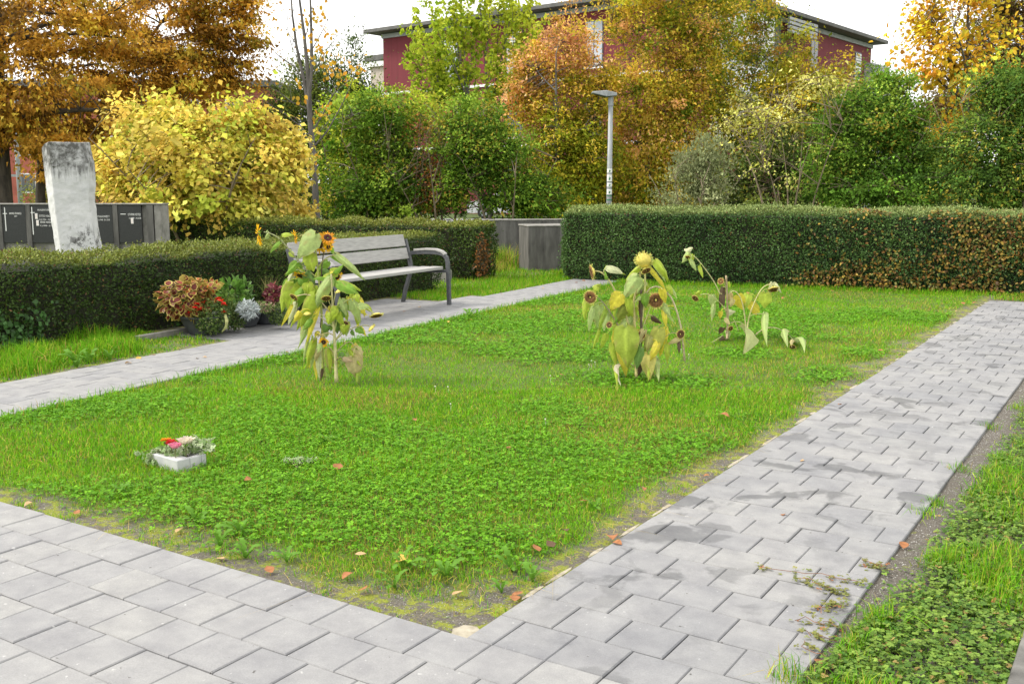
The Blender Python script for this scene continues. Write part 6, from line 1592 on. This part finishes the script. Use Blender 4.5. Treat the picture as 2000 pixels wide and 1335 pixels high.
# ------------------------------------------------------------------ grave marker with flowers
c = gp(348, 903); e = empty('grave_marker', (c.x, c.y, 0), YAW + math.radians(-38))
a, b, h = .128, .088, .052
M0 = None
def mbox(nm, *bx): 
    m = MB(); m.box(*bx); return m.build(nm, MATS['marble'], e, bevel=.005)
mbox('front_rim', -a, a, -b, -b + .075, -.05, h); mbox('back_rim', -a, a, b - .03, b, -.05, h)
mbox('side_rim', -a, -a + .03, -b + .076, b - .031, -.05, h - .001); mbox('side_rim', a - .03, a, -b + .076, b - .031, -.05, h - .001)
m = MB(); m.box(-a + .031, a - .031, -b + .077, b - .032, -.04, h - .02); m.build('soil', MATS['soil_dark'], e)
m = MB()
x = -.105
while x < .02:
    w = random.uniform(.006, .014); zt = h + .0012
    m.add([(x, -b + .03, zt), (x + w * .5, -b + .03, zt), (x + w * .8, -b + .042, zt), (x + w * .3, -b + .044, zt)], [(0, 1, 2, 3)]); x += w + .004
m.build('inscription', MATS['frame_dark'], e)
tag(e, 'small pale grey stone marker planted with ivy, set in the lawn', 'grave marker')
dM = float((-c.x * SA + c.y * CA))
VI = [(.34, .44, .22), (.52, .58, .36), (.26, .38, .14), (.58, .62, .44)]
def ivy(label, spots, n, root, seed):
    e = empty('variegated_ivy', root); rng = np.random.default_rng(seed); P = []
    m = MB()
    for (u, v, r, k, dd) in spots:
        p0 = np.array(dp(u, v, dM + dd)) - np.array(root); px = dM / 1988
        for _ in range(k): P.append(p0 + rng.normal(0, 1, 3) * np.array((r, r, r * .5)) * px * .6)
        m.tube([Vector((0, 0, -.01)), Vector(p0) * .6 + Vector((0, 0, .03)), Vector(p0)], [.002, .002, .0015], 4, False)
    P = np.array(P); P[:, 2] = np.maximum(P[:, 2], .012 - root[2]); n = len(P)
    star = [(0, 0), (.30, -.22), (.52, .02), (.34, .22), (.42, .56), (.14, .52), (0, 1.0), (-.14, .52), (-.42, .56), (-.34, .22), (-.52, .02), (-.30, -.22)]
    V, T, C = [], [], []
    for i, p in enumerate(P):
        d = nrm(rng.normal(0, 1, 3) + np.array((0, 0, .1))); nn = nrm(rng.normal(0, .5, 3) + np.array((0, -.3, 1))); s = nrm(np.cross(d, nn)); nn = np.cross(s, d); L = rng.uniform(.02, .034)
        b0 = len(V); V.append(p + d * L * .3 + nn * L * .06); cc = np.array(VI[rng.integers(len(VI))]); C.append(np.array((.14, .22, .08)) * rng.uniform(.7, 1.6))
        for (a_, b_) in star: V.append(p + s * a_ * L + d * b_ * L + nn * rng.normal(0, .04) * L); C.append(cc * rng.uniform(.8, 1.15))
        T += [(b0, b0 + 1 + k, b0 + 1 + (k + 1) % 12) for k in range(12)]
    np_obj('leaves', np.array(V), tris=T, col=np.array(C), mat=MATS['potted_leaf'], parent=e)
    m.build('runners', MATS['stalks_coleus'], e)
    return tag(e, label, 'ivy')
ivy('white edged ivy growing over the stone marker', [(298, 886, 10, 22, 0), (312, 882, 14, 34, .02), (328, 880, 14, 30, 0), (345, 884, 14, 34, -.02), (362, 880, 12, 26, 0), (378, 866, 14, 34, .02), (395, 862, 14, 32, .03), (385, 878, 12, 26, 0), (405, 872, 12, 24, 0), (340, 890, 12, 22, -.05), (290, 896, 8, 12, 0), (270, 887, 4, 4, 0), (372, 856, 10, 16, .03), (300, 902, 8, 14, -.03)], 0, (c.x, c.y, h), 31)
ivy('white edged ivy runner lying in the grass beyond the marker', [(570, 912, 8, 14, 0), (585, 916, 12, 22, 0), (602, 918, 10, 16, 0), (556, 909, 6, 6, 0)], 0, tuple(gp(580, 916)[:2]) + (.02,), 32) 
def rose(label, u, v, r, col, dd, flat=False, seed=0):
    p = dp(u, v, dM + dd); root = (p.x, p.y, h - .01); e = empty('cut_flower', root); rng = random.Random(seed)
    cz = p.z - root[2]; R = r * dM / 1988; P, D, N, L, W, C = [], [], [], [], [], []
    for k in range(26 if not flat else 44):
        t = k / 26; a = k * 2.4; rad = R * (.15 + .75 * t) if not flat else R * .2
        if flat: dv = Vector((math.cos(a), math.sin(a), rng.uniform(-.1, .9))); L.append(R * rng.uniform(.8, 1.1)); W.append(R * .16)
        else: dv = Vector((math.cos(a) * (.15 + .5 * t), math.sin(a) * (.15 + .5 * t), 1.0 - .35 * t)); L.append(R * rng.uniform(1.2, 1.5)); W.append(R * (.35 + .3 * t))
        P.append((rad * math.cos(a), rad * math.sin(a), cz - R * (.75 if not flat else .2))); D.append(tuple(dv)); N.append((-math.cos(a), -math.sin(a), .35)); f = rng.uniform(.75, 1.1); C.append([x * f for x in col])
    V, q, Cc = leaf_array(np.array(P), np.array(D), np.array(N), np.array(L), np.array(W), np.array(C), hexa=True, fold=.5)
    np_obj('petals', V, quads=q, col=Cc, mat=MATS['petal'], parent=e)
    m = MB(); m.tube([(0, 0, -.02), (0, 0, cz - R * .5)], .003, 5); m.lathe([(.1 * R, cz - R), (.5 * R, cz - .7 * R), (.55 * R, cz - .5 * R)], 8); m.build('stem', MATS['stalks_coleus'], e)
    return tag(e, label, 'flower')
rose('cream white rose standing on the stone marker', 362, 858, 11, (.82, .72, .60), -.06, seed=1)
rose('pink rose leaning on the stone marker', 342, 868, 9, (.80, .28, .42), -.09, seed=2)
rose('red carnation on the stone marker', 334, 862, 10, (.58, .015, .02), -.05, True, 3)
rose('orange chrysanthemum on the stone marker', 325, 858, 11, (.82, .30, .01), .0, True, 4)

# ------------------------------------------------------------------ weeds in the lawn
def rosette_leaf():
    V, Q = [], []
    w = [.10, .16, .10, .24, .14, .30, .17, .26, .0]
    for i, a in enumerate(w):
        t = i / 8; x = t; z = .42 * math.sin(t * 2.2) - .08 * t
        V += [(x, -a * .5, z + a * .12), (x, 0, z), (x, a * .5, z + a * .12)]
    for i in range(8):
        for k in range(2): Q.append((i * 3 + k, i * 3 + k + 1, (i + 1) * 3 + k + 1, (i + 1) * 3 + k))
    C = np.array([(.11, .245, .025)] * len(V)) * RNG.uniform(.85, 1.2, (len(V), 1))
    return np_mesh('leaf', V, quads=Q, col=C, mat=MATS['clover_leaf'], smooth=True)
WL = rosette_leaf()
def weed(u, v, s, n, label, group='weeds in the lawn'):
    p = gp(u, v); e = empty('dandelion_weed', (p.x, p.y, zsurf(np.array([p.x]), np.array([p.y]))[0] + .002), random.uniform(0, 6))
    for k in range(n):
        o = link(bpy.data.objects.new('leaf', WL), e); o.rotation_euler = (random.uniform(-.3, .3), random.uniform(-.75, -.05), 2 * math.pi * k / n + random.uniform(-.3, .3)); q = s * random.uniform(.7, 1.2); o.scale = (q, q, q)
    return tag(e, label, 'weed', group)
for (u, v, s, n) in ((470, 1040, .10, 8), (430, 1065, .08, 7), (770, 1140, .08, 7), (870, 1120, .09, 8), (1000, 1110, .09, 7), (395, 945, .07, 6), (640, 865, .08, 8), (385, 1020, .09, 7), (240, 960, .08, 6), (790, 1105, .09, 7), (560, 1090, .07, 7), (1040, 1130, .08, 6), (480, 1085, .08, 8), (980, 1150, .06, 6), (1160, 990, .07, 6), (900, 1085, .07, 6)):
    where = 'at the mossy front edge of the lawn' if v > 1050 else ('on the lawn beside the stone marker' if u < 420 else ('on the open lawn behind the marker' if v < 900 else 'beside the bare strip of the long path'))
    weed(u, v, s, n, ('larger' if s >= .09 else 'small') + ' toothed dandelion rosette ' + where, ('larger' if s >= .09 else 'small') + ' dandelions ' + where)
for (u, v, s, n) in ((150, 715, .16, 9), (175, 705, .14, 8), (215, 700, .12, 7), (125, 655, .28, 5)):
    weed(u, v, s, n, 'broad weed leaves by the long grass along the bench path', 'weeds at the path side')
for (u, v, s, n) in ((918, 622, .14, 6), (933, 614, .12, 5)):
    weed(u, v, s, n, 'upright broad leaved seedling at the lawn edge near the bench', 'seedlings at the lawn edge')

# ------------------------------------------------------------------ fallen leaves
def fallen_mesh(k, col):
    V, Q = [], []
    cur = random.uniform(.1, .5); tw = random.uniform(-.5, .5)
    w = [.05, .30, .40, .34, .20, .0]
    for i, a in enumerate(w):
        t = i / 5
        for s in (-1, -.4, .4, 1):
            V.append((t - .5, a * s + tw * .1 * t, cur * (a * abs(s)) ** 1.3 + .12 * math.sin(t * 3) * (1 if k % 2 else -.3) + .06))
    for i in range(5):
        for j in range(3): Q.append((i * 4 + j, i * 4 + j + 1, (i + 1) * 4 + j + 1, (i + 1) * 4 + j))
    C = np.array([col] * len(V)) * RNG.uniform(.8, 1.2, (len(V), 1))
    return np_mesh('fallen_leaf', V, quads=Q, col=C, mat=MATS['dry_leaf'], smooth=True)
kinds = {'rust': ((.36, .15, .06), 'curled rust brown leaf fallen on the ground'), 'yellow': ((.58, .40, .08), 'small yellow leaf fallen on the ground'), 'tan': ((.50, .33, .17), 'dry tan leaf fallen on the ground'), 'dark': ((.12, .07, .04), 'dark brown dead leaf lying on the ground')}
FM = {k: [fallen_mesh(i, v[0]) for i in range(3)] for k, v in kinds.items()}
spots = [(660, 918, .07, 'rust'), (485, 945, .05, 'rust'), (350, 1035, .05, 'tan'), (705, 1090, .045, 'tan'), (680, 1125, .05, 'rust'), (710, 1150, .05, 'rust'), (525, 1112, .05, 'rust'), (785, 1103, .05, 'yellow'), (895, 1158, .05, 'tan'), (1005, 1168, .05, 'rust'), (1195, 1052, .07, 'rust'), (1047, 1078, .05, 'rust'), (1075, 1070, .05, 'dark'), (1105, 1045, .05, 'dark'), (1140, 985, .045, 'rust'), (1205, 980, .04, 'tan'), (1413, 818, .07, 'rust'), (1097, 736, .05, 'rust'), (995, 880, .04, 'rust'), (1257, 955, .035, 'rust'), (1130, 620, .04, 'yellow'), (920, 628, .06, 'yellow'), (875, 632, .04, 'yellow'), (1610, 1300, .085, 'rust'), (1765, 1065, .05, 'rust'), (1950, 1180, .06, 'rust'), (1985, 1125, .05, 'tan'), (1865, 1255, .05, 'tan'),
         (1205, 662 + 400, .045, 'rust'), (385, 700, .035, 'dark'), (560, 688, .03, 'rust'), (400, 698, .04, 'tan'), (350, 683, .03, 'dark'), (285, 660, .07, 'rust'), (310, 654, .07, 'rust'), (330, 655, .06, 'rust'), (270, 700, .06, 'yellow'), (250, 710, .06, 'tan'), (300, 693, .05, 'tan'), (690, 1005 + 60, .04, 'rust'), (55, 985, .04, 'tan'), (150, 1000, .04, 'rust'), (1295, 600, .05, 'rust'), (1530, 585, .06, 'rust'), (1700, 573, .07, 'rust'), (1785, 580, .07, 'yellow'), (1740, 575, .06, 'tan'), (1625, 570, .06, 'rust'), (1880, 595, .07, 'rust'), (1905, 592, .07, 'rust'), (1760, 660, .06, 'rust'), (1720, 688, .05, 'rust'), (1870, 608, .06, 'tan'), (1460, 575, .06, 'rust'), (1125, 552, .06, 'rust'), (1140, 549, .06, 'rust'), (790, 608, .05, 'rust'), (740, 615, .05, 'rust'), (820, 600, .05, 'tan'), (1060, 563, .05, 'tan'), (980, 575, .05, 'tan'), (1470, 660, .06, 'rust'), (1100, 660, .045, 'rust'), (810, 825, .04, 'rust'), (1280, 792 - 120, .04, 'rust'), (1010, 1160, .05, 'rust'), (430, 1150 - 60, .04, 'tan'), (1380, 930, .035, 'rust'), (1565, 900, .035, 'tan'), (1530, 1005, .03, 'rust'), (1640, 790, .03, 'rust')]
for i, (u, v, s, k) in enumerate(spots):
    p = gp(u, v); o = bpy.data.objects.new('fallen_leaf', FM[k][i % 3]); z = float(zsurf(np.array([p.x]), np.array([p.y]))[0])
    on_grass = bool(in_lawn(np.array([p.x]), np.array([p.y]))[0]) and float(bare(np.array([p.x]), np.array([p.y]))[0]) > .5
    o.location = (p.x, p.y, max(z, 0) + (.018 if on_grass else .0)); o.rotation_euler = (random.uniform(-.35, .35), random.uniform(-.35, .35), random.uniform(0, 6.3)); o.scale = (s, s, s)
    X, Y = np.array([p.x]), np.array([p.y])
    if on_grass: where = 'on the mown lawn'
    elif bool(in_lawn(X, Y)[0]): where = 'on the bare soil at the lawn edge'
    elif X0 <= p.x <= X0 + 5 * PW: where = 'on the blocks of the long path' if p.y > Y0 else 'on the broad paving'
    elif p.x > X0 + 5 * PW: where = 'on the creeping weeds beside the long path'
    elif p.y > 10.3: where = 'on the verge near the concrete walls'
    elif p.y < Y0: where = 'on the broad paving'
    else: where = 'on the bench path between planters and grass'
    lab = {'rust': 'rust brown leaf', 'yellow': 'small yellow leaf', 'tan': 'dry tan leaf', 'dark': 'dark brown dead leaf'}[k] + ' lying ' + where
    link(o); tag(o, lab, 'leaf', k + ' leaves ' + where)
